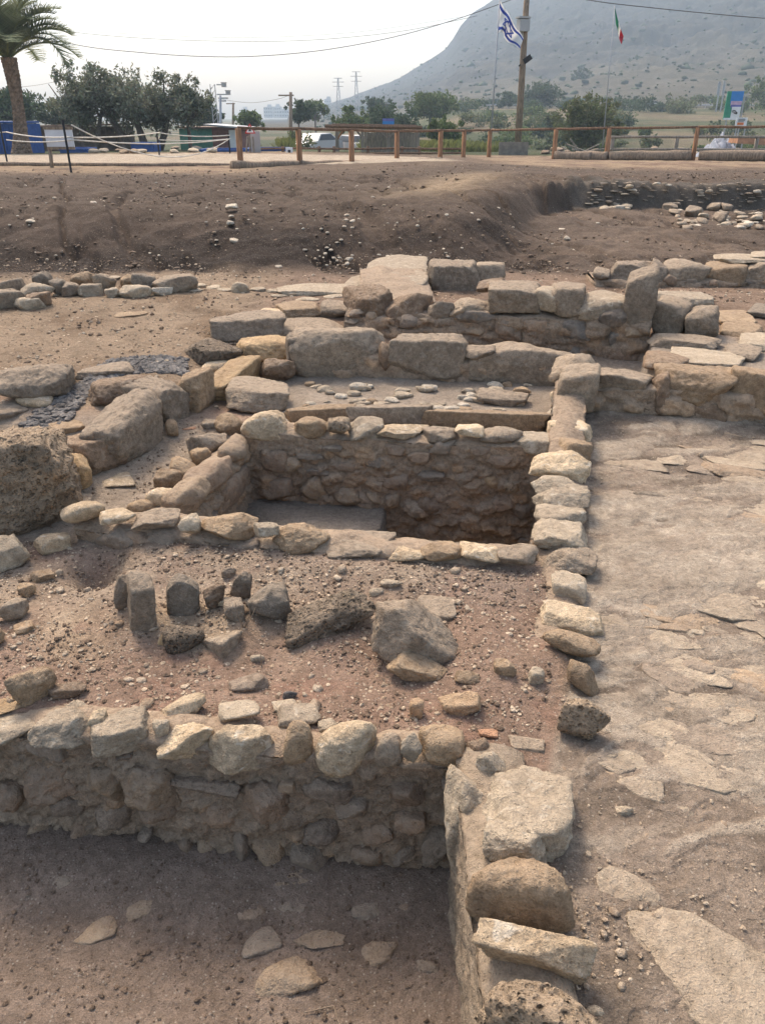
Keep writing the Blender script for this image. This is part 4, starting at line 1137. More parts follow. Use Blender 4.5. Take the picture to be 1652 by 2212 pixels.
# right side paving beyond the cross wall
for bb, mat, kind, lab, fr, rot in [
    ((1396, 620, 1534, 666), 'pale', 'slab', 'pale slab lying on the two blocks beyond the cross wall', .5, (0, 0, 0)),
    ((1398, 634, 1484, 726), 'grey', 'block', 'tilted grey block beyond the cross wall', .72, (0, .15, 0)),
    ((1472, 656, 1546, 736), 'grey', 'block', 'upright grey block right of the tilted one', .76, (0, 0, 0)),
    ((1394, 716, 1550, 758), 'grey', 'slab', 'long low slab in front of the two grey blocks', .45, (0, 0, 0)),
    ((1536, 655, 1630, 706), 'tan', 'slab', 'large tan flagstone right of the upright block', .2, (0, 0, 0)),
    ((1610, 640, 1700, 690), 'slate', 'slab', 'blue-grey flagstone at the right edge', .25, (0, 0, 0)),
    ((1384, 752, 1480, 806), 'brown', 'slab', 'brown slab just behind the cross wall', .45, (0, 0, 0)),
    ((1440, 750, 1600, 800), 'pale', 'slab', 'wide pale slab behind the middle of the cross wall', .3, (0, 0, 0)),
    ((1550, 690, 1640, 730), 'tan', 'slab', 'tan flat stone in the paving at the right', .3, (0, 0, 0)),
    ((1590, 715, 1700, 760), 'pale', 'slab', 'pale flat stone at the right edge of the raised paving', .3, (0, 0, 0)),
    ((1560, 740, 1640, 780), 'grey', 'slab', 'grey flat stone among the raised paving', .3, (0, 0, 0)),
]:
    S_('flat_stone', bb, mat, kind, lab, fr=fr, rot=rot)
# boulders along the foot of the bank on the left
for bb, mat, kind, lab in [
    ((74, 586, 118, 624), 'slate', 'angular', 'upright blue-grey boulder standing above the boulder row'),
    ((-10, 602, 64, 636), 'grey', 'slab', 'flat grey boulder at the left end of the boulder row'),
    ((-20, 626, 58, 666), 'basalt', 'slab', 'dark flat boulder nearest the left edge in the boulder row'),
    ((48, 612, 124, 644), 'pale', 'soft', 'bright smooth boulder under the upright blue-grey one'),
    ((112, 602, 154, 640), 'slate', 'soft', 'dark round boulder right of the upright blue-grey one'),
    ((156, 588, 210, 630), 'tan', 'soft', 'tan angular boulder in the middle of the boulder row'),
    ((206, 588, 256, 634), 'grey', 'soft', 'grey egg-shaped boulder right of the tan angular one'),
    ((136, 612, 184, 642), 'basalt', 'soft', 'dark boulder in front of the tan angular one'),
    ((170, 616, 226, 642), 'pale', 'slab', 'pale flat stone in front of the grey egg-shaped boulder'),
    ((228, 624, 262, 644), 'pale', 'soft', 'small pale stone right of the pale flat one'),
    ((262, 594, 298, 626), 'tan', 'soft', 'light tan boulder left of the long dark one'),
    ((288, 588, 346, 632), 'slate', 'soft', 'dark lumpy boulder at the right of the boulder row'),
    ((330, 596, 430, 634), 'grey', 'slab', 'long low dark boulder ending the boulder row'),
    ((258, 620, 332, 644), 'pale', 'soft', 'pale rounded stone below the dark lumpy boulder'),
    ((330, 624, 376, 638), 'far_white', 'slab', 'white flat stone below the long low dark boulder'),
    ((34, 646, 102, 670), 'pale', 'slab', 'pale slab in front of the dark flat boulder at the left'),
    ((60, 632, 116, 666), 'brown', 'slab', 'brown leaning slab behind the pale slab at the left'),
    ((500, 612, 540, 634), 'pale', 'soft', 'pale stone standing alone right of the boulder row'),
]:
    S_('boulder', (bb[0], bb[1] - 6, bb[2], bb[3]), mat, kind, lab, cat='boulder', fr=.8, infl=1.04, dmax=.9)
for bb in [(420, 610, 446, 622), (446, 614, 476, 626), (540, 618, 575, 630), (576, 622, 612, 632), (470, 620, 500, 630), (620, 628, 660, 640), (660, 622, 700, 634), (410, 622, 440, 632), (585, 634, 620, 642), (640, 640, 690, 652), (700, 634, 745, 646), (230, 592, 262, 606)]:
    S_('flat_stone', bb, 'pale', 'soft', 'small flat pale stone in the line continuing the boulder row', group='small stones continuing the boulder row', fr=.45)
S_('flat_stone', (250, 670, 320, 686), 'tan', 'slab', 'low tan slab lying alone on the tan earth', fr=.3)
# cobbles on the step behind the pool
for k in range(64):
    x = random.uniform(632, 1150); y = random.uniform(822, 882)
    wd = random.uniform(16, 40)
    S_('cobble', (x, y, x + wd, y + wd * random.uniform(.42, .62)), random.choice(('pale', 'tan', 'far_white', 'pale')), random.choice(('soft', 'round', 'angular')), 'small cobble on the dusty step between the kerb and upright slabs', cat='cobble', group='cobbles on the step', fr=.62, dmax=1.1)
# pale stones on the dark bank
for bb, lab in [((488, 436, 514, 452), 'largest pale block near the top of the dark bank'), ((494, 462, 506, 470), 'pale stone just below the largest block on the bank'),
                ((490, 472, 506, 486), 'round pale stone on the dark bank under the largest block'), ((58, 470, 80, 484), 'pale oval stone alone on the left of the dark bank'),
                ((498, 512, 516, 526), 'pale stone at mid height of the dark bank'), ((624, 536, 642, 550), 'pale stone low on the dark bank'), ((196, 432, 210, 442), 'pale stone high on the left of the dark bank'),
                ((1206, 492, 1226, 500), 'white flat stone lying by itself on the open ground')]:
    S_('pale_stone', bb, 'far_white', 'soft', lab, fr=.6)
def scatter(nm, n, fx, fy, ws, lab, grp, mats=('far_white',), kinds=('soft', 'angular'), cat='stone', **kw):
    for k in range(n):
        x, y = fx(k), fy(k)
        w_ = random.uniform(*ws) * (1.6 if random.random() < .12 else 1)
        S_(nm, (x, y, x + w_, y + w_ * random.uniform(.55, .9)), random.choice(mats), random.choice(kinds), lab, group=grp, cat=cat, fr=.6, **kw)
scatter('pale_stone', 62, lambda k: random.gauss(660, 130), lambda k: random.triangular(455, 578, 550), (4, 11), 'small pale stone strewn on the lower dark bank', 'pale stones strewn on the bank')
scatter('pale_stone', 70, lambda k: random.uniform(0, 1000), lambda k: random.uniform(385, 560), (3, 7), 'small pale stone strewn on the lower dark bank', 'pale stones strewn on the bank')
scatter('field_stone', 40, lambda k: random.uniform(950, 1640), lambda k: random.uniform(400, 550), (4, 10), 'small pale stone on the open ground right of the bank', 'stones on the open ground')
CUTY = 14.9
for k in range(120):
    x = random.choice((random.uniform(1262, 1400), random.uniform(1400, 1660), random.uniform(1500, 1660))); y = random.uniform(392, 438)
    w_ = random.choice((random.uniform(5, 10), random.uniform(7, 16)))
    S_('pale_stone', (x, y, x + w_, y + w_ * random.uniform(.5, .8)), random.choice(('far_white', 'pale', 'grey')), 'soft', 'pale stone sticking out of the dark cut in the earth', group='stones in the dark cut', fr=.9, fwd=.9, sink=0, infl=1.25)
for k in range(75):
    x = random.uniform(1440, 1660) if k > 18 else random.uniform(1290, 1350); y = random.uniform(450, 486) if k > 18 else random.uniform(430, 446)
    w_ = random.choice((random.uniform(8, 16), random.uniform(12, 28)))
    S_('pale_stone', (x, y, x + w_, y + w_ * random.uniform(.45, .7)), random.choice(('far_white', 'pale', 'grey')), 'soft', 'pale stone in the tumbled heap below the dark cut', group='tumbled stones below the cut', fr=.65)
for bb, lab in [((1428, 436, 1462, 456), 'big pale wedge on top of the tumbled heap'), ((1476, 440, 1516, 470), 'big grey block in the tumbled heap'), ((1524, 434, 1556, 456), 'round grey boulder in the tumbled heap'), ((1552, 436, 1580, 458), 'second round boulder right of the round grey one in the heap'), ((1534, 456, 1566, 484), 'square brownish block low in the tumbled heap')]:
    S_('boulder', bb, 'grey', 'angular', lab, cat='boulder', fr=.75)

# ------------------------------------------------------------------ uncountable grit
def grit(name, n, sampler, size, mat, lab, lev=1, sinkf=.35):
    v0, f0 = (ico(lev)[0], ico(lev)[1])
    xs, ys = sampler(n)
    keep = np.ones(len(xs), bool)
    zs = T(xs, ys)
    V = []; Fc = []
    nv = len(v0)
    sz = rng.lognormal(math.log(size), .55, len(xs))
    sz = np.clip(sz, size * .3, size * 3.2)
    for i in range(len(xs)):
        j = 1 + rng.normal(size=(nv, 1)) * .16
        q = v0 * j * np.array([rng.uniform(.7, 1.3), rng.uniform(.7, 1.3), rng.uniform(.45, .85)])
        a = rng.uniform(0, 6.28); c, s = math.cos(a), math.sin(a)
        q = np.stack([q[:, 0] * c - q[:, 1] * s, q[:, 0] * s + q[:, 1] * c, q[:, 2]], -1) * sz[i]
        V.append(q + np.array([xs[i], ys[i], zs[i] + sz[i] * (.5 - sinkf)])); Fc.append(f0 + i * nv)
    me = np_mesh(name, np.concatenate(V), np.concatenate(Fc), lev > 1)
    o = mk(name, me, M[mat])
    return tag(o, lab, 'pebbles', kind='stuff')
def samp_soil(n):
    x = rng.uniform(-1.6, .75, n * 3); y = rng.uniform(1.72, 2.95, n * 3)
    m = (x < xS(y) - .05) & (y > yA(x) + .12) & (y < 2.93 - (x + 1.33) * .16)
    return x[m][:n], y[m][:n]
def samp_pave(n):
    y = 1.0 + 3.6 * rng.random(n * 3) ** 1.5; x = xS(y) + rng.random(n * 3) ** 1.3 * 2.0
    m = y < yJ(x)
    return x[m][:n], y[m][:n]
def samp_pit(n):
    x = rng.uniform(-1.3, .18, n * 2); y = rng.uniform(1.0, 1.8, n * 2)
    m = y < yA(x) + .03
    return x[m][:n], y[m][:n]
def samp_back(n):
    y = 4.4 + 4.6 * rng.random(n * 3); x = rng.uniform(-.62, .62, n * 3) * y
    m = (x < -1.0) | (y > 6.6)
    return x[m][:n], y[m][:n]
def samp_bank(n):
    y = 8.2 + 10 * rng.random(n) ** 1.2; x = rng.uniform(-.6, .6, n) * y
    return x, y
def samp_ledge(n):
    x = rng.uniform(-1.5, -.9, n); y = rng.uniform(3.0, 4.5, n)
    return x, y
grit('pebbles', 240, samp_soil, .0062, 'pebble', 'pale little stones lying over the reddish soil', 2)
grit('pebbles', 5200, samp_soil, .0030, 'pebble', 'pale grit and pebbles scattered over the reddish soil')
grit('earth_clods', 5200, samp_soil, .0032, 'clod', 'small brown earth clods scattered over the reddish soil')
grit('pebbles', 160, samp_pave, .0065, 'pebble', 'little pale stones lying about the pavement', 2)
grit('pebbles', 4200, samp_pave, .0024, 'pebble', 'fine pale grit scattered over the pavement')
grit('pebbles', 2200, samp_pit, .0026, 'clod', 'fine crumbs of earth on the floor of the near pit')
grit('pebbles', 700, samp_ledge, .004, 'clod', 'crumbs of earth on the dusty ledge beside the pool')
grit('pebbles', 3400, samp_back, .0065, 'pebble', 'small stones scattered over the tan earth')
grit('earth_clods', 3000, samp_back, .007, 'clod', 'brown clods scattered over the tan earth')
grit('pebbles', 2400, samp_bank, .0065, 'pebble', 'tiny pale stones scattered over the earth bank')
grit('earth_clods', 4000, samp_bank, .011, 'clod', 'dark clods of earth on the bank')
def samp_grav(n):
    g = np.array(GRAVEL); lo, hi = g.min(0), g.max(0)
    x = rng.uniform(lo[0], hi[0], n * 4); y = rng.uniform(lo[1], hi[1], n * 4)
    m = inpoly(x, y, GRAVEL)
    return x[m][:n], y[m][:n]
grit('gravel', 3400, samp_grav, .0095, 'gravel', 'strip of loose dark gravel between the boulder rows', 1, .4)

# ================================================================== BACKGROUND
def at(px, py, d): return Vector(D(px, py, d))
def gx(px, d, py=330): return float(D(px, py, d)[0])
def foot(px, d, py=330):
    x = gx(px, d, py)
    return Vector((x, d, Tz(x, d)))
WD = {'post': wood('weathered_post', (.30, .16, .085)), 'rail': wood('dark_rail', (.20, .125, .08)), 'log': wood('grey_log', (.25, .19, .135)),
      'greywood': wood('grey_timber', (.26, .225, .18)), 'pole': wood('utility_pole_wood', (.27, .20, .14))}
PL = {'white': plain('white_paint', (.78, .78, .76), .5, var=.06), 'grey': plain('grey_paint', (.34, .35, .36), .6, var=.15), 'blue': plain('blue_paint', (.045, .10, .28), .5, var=.2),
      'green': plain('green_paint', (.10, .26, .19), .6, var=.15), 'black': plain('black_metal', (.03, .03, .032), .5), 'steel': plain('galvanised_steel', (.38, .39, .40), .45, .4, var=.1),
      'rust': plain('rusty_roof', (.22, .15, .11), .8, var=.35, sc=2), 'rope': plain('pale_rope', (.62, .58, .50), .9, var=.15), 'red': plain('red_paint', (.55, .05, .04), .5, var=.1),
      'glass': plain('dark_glass', (.03, .035, .04), .1, var=.1), 'rubber': plain('tyre_rubber', (.02, .02, .02), .8), 'cable': plain('cable_sheath', (.10, .10, .10), .6),
      'asphalt': plain('asphalt', (.10, .10, .10), .9, var=.15), 'concrete': plain('concrete', (.42, .41, .39), .85, var=.12, sc=.6), 'tarp': plain('grey_tarpaulin', (.19, .21, .25), .45, var=.3),
      'bark': plain('bark', (.13, .105, .085), .9, var=.4, sc=18), 'board': plain('sign_board', (.60, .61, .62), .6, var=.05), 'carwhite': plain('dusty_white_paint', (.5, .5, .48), .4, var=.05), 'silver': plain('silver_car_paint', (.5, .53, .55), .3, .3, var=.03),
      'fwhite': plain('flag_white', (.82, .82, .80), .8, var=.03), 'fblue': plain('flag_blue', (.05, .10, .42), .8, var=.08), 'fgreen': plain('flag_green', (.02, .25, .12), .8, var=.08),
      'fred': plain('flag_red', (.50, .04, .06), .8, var=.08), 'sky_blue': plain('poster_blue', (.06, .24, .55), .6, var=.08), 'poster_green': plain('poster_green', (.06, .28, .18), .6, var=.1),
      'pink': plain('poster_pink', (.55, .40, .50), .6, var=.15), 'orange': plain('orange_print', (.70, .22, .08), .6, var=.2), 'violet': plain('poster_violet', (.16, .17, .42), .6, var=.15),
      'ink': plain('ink', (.04, .04, .045), .7)}
for k_ in ('fwhite', 'fblue', 'fgreen', 'fred'):
    t_ = PL[k_].node_tree; b_ = t_.nodes["Principled BSDF"]; tr_ = N(t_, "ShaderNodeBsdfTranslucent"); mx_ = N(t_, "ShaderNodeMixShader"); mx_.inputs[0].default_value = .5
    t_.links.new(b_.inputs["Base Color"].links[0].from_socket, tr_.inputs[0])
    t_.links.new(b_.outputs[0], mx_.inputs[1]); t_.links.new(tr_.outputs[0], mx_.inputs[2]); t_.links.new(mx_.outputs[0], t_.nodes["Material Output"].inputs["Surface"])
# ---- wooden fence
def fdist(yt, yb, H):
    a = lambda q: PITCH + math.atan((q - 1106) / FPX)
    return H / (math.tan(a(yb)) - math.tan(a(yt)))
FP = [(521, 278, 365), (648, 280, 362), (760, 282, 360), (857, 285, 355), (950, 283, 350), (1000, 283, 345.5), (1055, 282, 343), (1195, 280, 345), (1308, 278, 345), (1495, 276, 345), (1700, 274, 346), (1930, 272, 347)]
FH = .8
fence = root('wooden_fence', (0, 22, .5), 'brown wooden post and rail fence along the top of the bank', 'fence')
tops, bases = [], []
for px, yt, yb in FP:
    d = fdist(yt, yb, FH)
    b = at(px, yb, d); t = at(px, yt, d)
    t.x = b.x
    tops.append(t); bases.append(b)
    m = MB()
    m.tube([b - Vector((0, 0, .25)), b, t + Vector((0, 0, .01))], [.072, .07, .064], 8, wob=.12)
    m.build('post', WD['post'], fence, b, True)
for i in range(len(tops) - 1):
    m = MB()
    a, b = tops[i] + Vector((0, 0, .02)), tops[i + 1] + Vector((0, 0, .02))
    mid = [a.lerp(b, k / 4) + Vector((0, 0, -.012 * math.sin(math.pi * k / 4) * random.uniform(0, 1.6))) for k in range(5)]
    m.tube(mid, .036, 6, wob=.2); m.build('top_rail', WD['rail'], fence, a, True)
# logs lying along its foot
def log(a, b, r, lab):
    m = MB()
    pts = [a.lerp(b, k / 10) + Vector((random.uniform(-.01, .01), 0, random.uniform(-.012, .012))) for k in range(11)]
    m.tube(pts, [r * random.uniform(.9, 1.1) for _ in pts], 12, wob=.10)
    o = m.build('log', WD['log'], None, a, True)
    tag(o, lab, 'log')
def fb(px, i0, i1, py): 
    return at(px, py, bases[i0].lerp(bases[i1], .5).y - .12)
def lowlog(i, j, lab, f0=0.0, f1=1.0, r=.10):
    a = bases[i].lerp(bases[j], f0) + Vector((0, -.15, r * .7)); b = bases[i].lerp(bases[j], f1) + Vector((0, -.15, r * .7))
    log(a, b, r, lab)
lowlog(0, 1, 'pale log lying at the foot of the two leftmost fence posts', -.12, .98)
lowlog(1, 3, 'long pale log at the foot of the fence, left of its corner', .02, .98, .09)
lowlog(3, 4, 'short log at the foot of the fence next to its far corner', .02, 1, .085)
lowlog(6, 8, 'straight grey log along the fence right of the flagpole', .75, 1, .13)
lowlog(7, 8, 'second grey log along the fence behind the soil crest', .0, .7, .13)
lowlog(8, 9, 'thick grey log along the fence towards the right', .02, .95, .14)
lowlog(9, 11, 'grey log at the right end of the fence', .02, 1, .14)
log(at(-80, 354, 19.6), at(500, 357, 19.6), .045, 'long thin dark log edging the pale path on the left')
# ---- low fence in the yard on the right
def rail_fence(label, d, posts, rails, x0, x1, ytop, ybot, mat, r=.05):
    f = root('rail_fence', at(posts[0], ybot, d), label, 'fence')
    for p in posts:
        m = MB(); b = at(p, ybot, d); t = at(p, ytop, d); t.x = b.x
        b.z = min(b.z, Tz(b.x, b.y)) - .05
        m.tube([b, t], r * 1.2, 7, wob=.1); m.build('post', mat, f, b, True)
    for y in rails:
        m = MB(); a = at(x0, y, d); b = at(x1, y, d)
        m.tube([a.lerp(b, k / 6) + Vector((0, -.03, random.uniform(-.01, .01))) for k in range(7)], r * .8, 6); m.build('rail', mat, f, a, True)
rail_fence('low grey wooden fence in the yard behind the right part of the main fence', 28, [1318, 1456, 1627, 1790], [296, 323], 1312, 1800, 293, 339, WD['greywood'], .055)
rail_fence('low dark rail fence behind the left part of the main fence', 28, [612, 690, 722, 795, 868, 905], [321, 331], 560, 1000, 316, 340, WD['rail'], .04)
# ---- rope barrier
rb = root('rope_barrier', foot(155, 17), 'rope barrier of thin black posts with pale ropes along the path', 'rope barrier')
rp = [(15, 264, 343, 21.5), (155, 258, 374, 17.3), (345, 284, 337, 25), (497, 288, 330, 26), (-160, 264, 343, 23)]
for px, yt, yb, d in rp:
    m = MB(); b = at(px, yb, d); t = at(px, yt, d); t.x = b.x
    m.tube([b - Vector((0, 0, .1)), t], .024, 6); m.build('post', PL['black'], rb, b)
def sag(a, b, s, n=14): return [a.lerp(b, k / n) - Vector((0, 0, s * 4 * (k / n) * (1 - k / n))) for k in range(n + 1)]
for (p0, p1, s) in [((rp[4], 285), (rp[0], 285), .05), ((rp[0], 285), (rp[1], 296), .05), ((rp[0], 302), (rp[1], 303), .04), ((rp[1], 297), (rp[2], 286), .04), ((rp[1], 302), (rp[3], 300), .10), ((rp[1], 270), (rp[3], 299), .55), ((rp[2], 287), (rp[3], 292), .06), ((rp[2], 302), (rp[3], 300), .04)]:
    m = MB(); a = at(p0[0][0], p0[1], p0[0][3]); b = at(p1[0][0], p1[1], p1[0][3])
    m.tube(sag(a, b, s), .014, 5); m.build('rope', PL['rope'], rb, a, True)
# ---- information board on the left
ib = root('information_board', foot(112, 19.0), 'blank grey information board on a short wooden post by the path', 'sign board')
c0, c1 = at(103, 317, 19), at(156, 280, 19)
m = MB(); m.box(((c0.x + c1.x) / 2, 19, (c0.z + c1.z) / 2), (c1.x - c0.x, .03, c1.z - c0.z)); m.build('board', PL['board'], ib, c0)
m = MB(); z1 = at(110, 274, 19).z
m.box(((c0.x + c1.x) / 2, 19, (z1 + c1.z) / 2), (c1.x - c0.x + .04, .05, z1 - c1.z)); m.build('frame', WD['log'], ib, c1)
m = MB(); z2 = at(110, 323, 19).z
m.box(((c0.x + c1.x) / 2, 19, (z2 + c0.z) / 2), (c1.x - c0.x, .045, c0.z - z2)); m.build('frame', WD['log'], ib, c0)
m = MB(); a = at(113, 366, 19); b = at(108, 317, 19.03); m.tube([a - Vector((0, 0, .1)), b], .042, 8, wob=.1); m.build('post', WD['log'], ib, a, True)
# ---- foliage
def leaf_mat(name, c1, c2):
    m, t, b = base_mat(name)
    g = N(t, "ShaderNodeNewGeometry")
    at_ = N(t, "ShaderNodeVertexColor", layer_name="Col")
    n = noise(t, g.outputs["Position"], 1.3, 4, .6)
    c = mixc(t, rampf(t, n, .35, .65), c1, c2)
    c = mixc(t, 1.0, c, at_.outputs[0], 'MULTIPLY')
    t.links.new(c, b.inputs["Base Color"])
    b.inputs["Roughness"].default_value = .75
    tr = N(t, "ShaderNodeBsdfTranslucent"); t.links.new(c, tr.inputs[0])
    mx = N(t, "ShaderNodeMixShader"); mx.inputs[0].default_value = .3
    out = t.nodes["Material Output"]
    t.links.new(b.outputs[0], mx.inputs[1]); t.links.new(tr.outputs[0], mx.inputs[2]); t.links.new(mx.outputs[0], out.inputs[0])
    return m
LF = {'olive': leaf_mat('olive_leaves', (.14, .155, .105), (.21, .22, .16)), 'dark': leaf_mat('dark_leaves', (.05, .075, .04), (.075, .105, .055)),
      'green': leaf_mat('green_leaves', (.085, .12, .045), (.13, .165, .065)), 'scrub': leaf_mat('scrub_leaves', (.09, .11, .05), (.15, .16, .085)), 'palm': leaf_mat('palm_leaves', (.15, .18, .09), (.22, .24, .14))}
def crown_mesh(cs, n, size, narrow=.45):
    """leaf-sized faces spread through the clumps cs = [(centre, radii)]"""
    r = rng
    vol = np.array([c[1][0] * c[1][1] * c[1][2] for c in cs]) ** .8
    idx = r.choice(len(cs), n, p=vol / vol.sum())
    C = np.array([c[0] for c in cs])[idx]; Rr = np.array([c[1] for c in cs])[idx]
    d = r.normal(size=(n, 3)); d /= np.linalg.norm(d, axis=1)[:, None]
    rad = r.random(n) ** .45
    p = C + d * rad[:, None] * Rr * (1 + .25 * r.normal(size=(n, 1)))
    t = r.normal(size=(n, 3)) + d * .7; t /= np.linalg.norm(t, axis=1)[:, None]
    q = np.cross(t, r.normal(size=(n, 3))); q /= np.linalg.norm(q, axis=1)[:, None]
    L = size * r.uniform(.6, 1.4, (n, 1))
    a = t * L * .5; b = q * L * .5 * narrow
    V = np.stack([p - a, p + b - a * .1, p + a, p - b - a * .1], 1).reshape(-1, 3)
    F = np.arange(n * 4).reshape(-1, 4)
    col = np.repeat(r.uniform(.7, 1.35, (n, 1)) * np.array([[1, 1, 1]]) * (1 + r.normal(size=(n, 3)) * .05), 4, 0)
    return V, F, col
def tree(name, label, px, w, ytop, ycrown, d, mat, nleaf=4200, clumps=26, leaf=.16, trunks=1, cat='tree', group=None, base=None, bare=0.0, depth=.8):
    """crown between photo rows ytop and ycrown, px wide w, standing at distance d"""
    b = foot(px, d) if base is None else Vector(base)
    zt = at(px, ytop, d).z; zc = at(px, ycrown, d).z
    W = w / FPX * math.hypot(d, 0) * 1.12
    rt = root(name, b, label, cat, group)
    H = zt - zc
    cs = []
    for k in range(clumps):
        while True:
            q = np.array([random.uniform(-1, 1) for _ in range(3)])
            if q @ q < 1: break
        s = random.uniform(.22, .42)
        f = 1 - .25 * max(0, q[2])
        cs.append((np.array([b.x + q[0] * W * .5 * (1 - s * .8) * f, d + q[1] * W * .5 * depth, (zt + zc) / 2 + q[2] * H * .5 * (1 - s * .75)]),
                   np.array([W * .5 * s, W * .5 * s, max(H * .5 * s, W * .12)])))
    for k in range(int(clumps * .7)):                  # sprays that break the outline
        a = random.uniform(-.3, math.pi + .3)
        cs.append((np.array([b.x + math.cos(a) * W * .46, d + random.uniform(-.3, .3) * W, (zt + zc) / 2 + math.sin(a) * H * .47]), np.array([W * .07, W * .07, H * .10])))
    V, F, c = crown_mesh(cs, nleaf, leaf)
    V -= np.array(b)
    if trunks:
        V0 = np.array(b)
        m = MB()
        for k in range(trunks):
            ox = (k - (trunks - 1) / 2) * W * .12
            top = Vector((b.x + ox * 2.2 + random.uniform(-.1, .1) * W, d, zc + H * .35))
            p = b + Vector((ox, 0, -.1))
            mid = p.lerp(top, .5) + Vector((random.uniform(-.08, .08), 0, 0))
            rr = max(.05, W * .035)
            m.tube([p, mid, top], [rr * 1.3, rr, rr * .6], 8, wob=.15)
            for j in range(4):
                e = top + Vector((random.uniform(-.35, .35) * W, random.uniform(-.2, .2) * W, random.uniform(.1, .5) * H))
                m.tube([mid.lerp(top, .6), mid.lerp(e, .6), e], [rr * .55, rr * .4, rr * .15], 5)
        m.build('trunk', PL['bark'], rt, b, True)
    mk('crown', np_mesh('crown', V, F, False, c), LF[mat], rt)
    return rt
random.seed(21)
tree('olive_tree', 'leftmost olive tree of the clump, its crown thin on the left side', 205, 120, 138, 290, 40, 'olive', 9000, 30, .17, 2)
tree('olive_tree', 'broad middle olive tree, the widest crown of the clump', 318, 165, 148, 296, 40.5, 'olive', 11000, 36, .17, 3)
tree('olive_tree', 'slim rounded olive tree at the right end of the clump', 414, 88, 164, 285, 39.5, 'olive', 6500, 24, .16, 1)
tree('shade_tree', 'big dark green tree far behind the palm trunk', 42, 130, 194, 275, 66, 'dark', 5500, 24, .34, 1)
tree('shade_tree', 'dark green tree half hidden by the left edge of the olive trees', 140, 70, 216, 280, 70, 'dark', 3200, 16, .34, 1)
tree('shade_tree', 'dark tree peeping out right of the slim olive tree', 458, 50, 222, 285, 72, 'dark', 2600, 14, .32, 1)
tree('bush', 'small green bush among the poles right of the olive trees', 540, 60, 240, 300, 78, 'green', 2600, 14, .32, 0, cat='bush')
tree('shade_tree', 'dark round tree just right of the leaning wooden pole', 652, 56, 218, 268, 90, 'dark', 3200, 18, .36, 1)
tree('shade_tree', 'hazy tree behind the dark round one near the distant buildings', 684, 46, 216, 262, 120, 'green', 2400, 14, .45, 1)
tree('bush', 'yellow-green bush behind the left part of the pergola', 757, 64, 232, 290, 75, 'green', 3000, 16, .30, 0, cat='bush')
tree('shade_tree', 'dark green tree behind the pergola and blue sign', 842, 96, 226, 300, 80, 'dark', 4800, 22, .32, 1)
tree('shade_tree', 'hazy dark tree behind the gap between two bushes', 815, 56, 206, 250, 150, 'dark', 2600, 16, .5, 1)
tree('shade_tree', 'wide pale green tree at the foot of the hill', 930, 92, 200, 256, 110, 'green', 4600, 22, .42, 1)
tree('bush', 'bright green bush right of the pergola', 962, 64, 250, 320, 52, 'green', 3200, 16, .22, 0, cat='bush')
tree('shade_tree', 'grey-green tree behind the utility pole', 1158, 74, 178, 236, 190, 'dark', 3800, 20, .6, 1)
tree('bush', 'low bush left of the utility pole on the slope', 1084, 44, 200, 234, 192, 'dark', 1800, 12, .6, 0, cat='bush')
tree('shade_tree', 'large feathery green tree behind the fence, left of the white flagpole', 1262, 118, 206, 335, 55, 'scrub', 8500, 30, .24, 2)
tree('bush', 'small bush on the dry bank between utility pole and feathery tree', 1190, 34, 244, 272, 100, 'scrub', 1400, 10, .36, 0, cat='bush')
for px, w, yt, yb, d, lab in [(1618, 44, 128, 182, 330, 'dark bush high on the dry slope at the right edge'), (1535, 50, 112, 142, 420, 'hazy bush on the slope left of the dark one'), (1376, 40, 122, 158, 400, 'hazy round bush on the slope right of the small flag'),
                          (1254, 36, 150, 190, 330, 'faint bush on the slope right of the utility pole'), (1312, 30, 158, 186, 330, 'faint small bush behind the thin flagpole'), (1640, 60, 165, 245, 160, 'green bush beside the tall poster board')]:
    z = at(px, yb, d)
    tree('bush', lab, px, w, yt, yb, d, 'dark' if d > 200 else 'green', 1800, 12, d * .0032, 0, cat='bush', base=(z.x, d, z.z))
for k in range(26):                                    # scrub along the plain and field edge
    px = random.uniform(470, 1640); d = random.uniform(46, 110)
    y0 = random.uniform(7, 16)
    b = foot(px, d)
    hh = random.uniform(.5, 1.3); ww = random.uniform(.8, 2.2)
    cs = [(np.array([b.x + random.uniform(-.5, .5) * ww, d + random.uniform(-.5, .5) * ww, b.z + hh * random.uniform(.2, .8)]), np.array([ww * .28, ww * .28, hh * .3])) for _ in range(9)]
    V, F, c = crown_mesh(cs, 700, .12 + d * .0018)
    o = mk('shrub', np_mesh('shrub', V - np.array(b), F, False, c), LF[random.choice(('green', 'scrub', 'scrub'))], None, b)
    tag(o, 'low green shrub growing in the field beyond the fences', 'shrub', 'shrubs in the field')
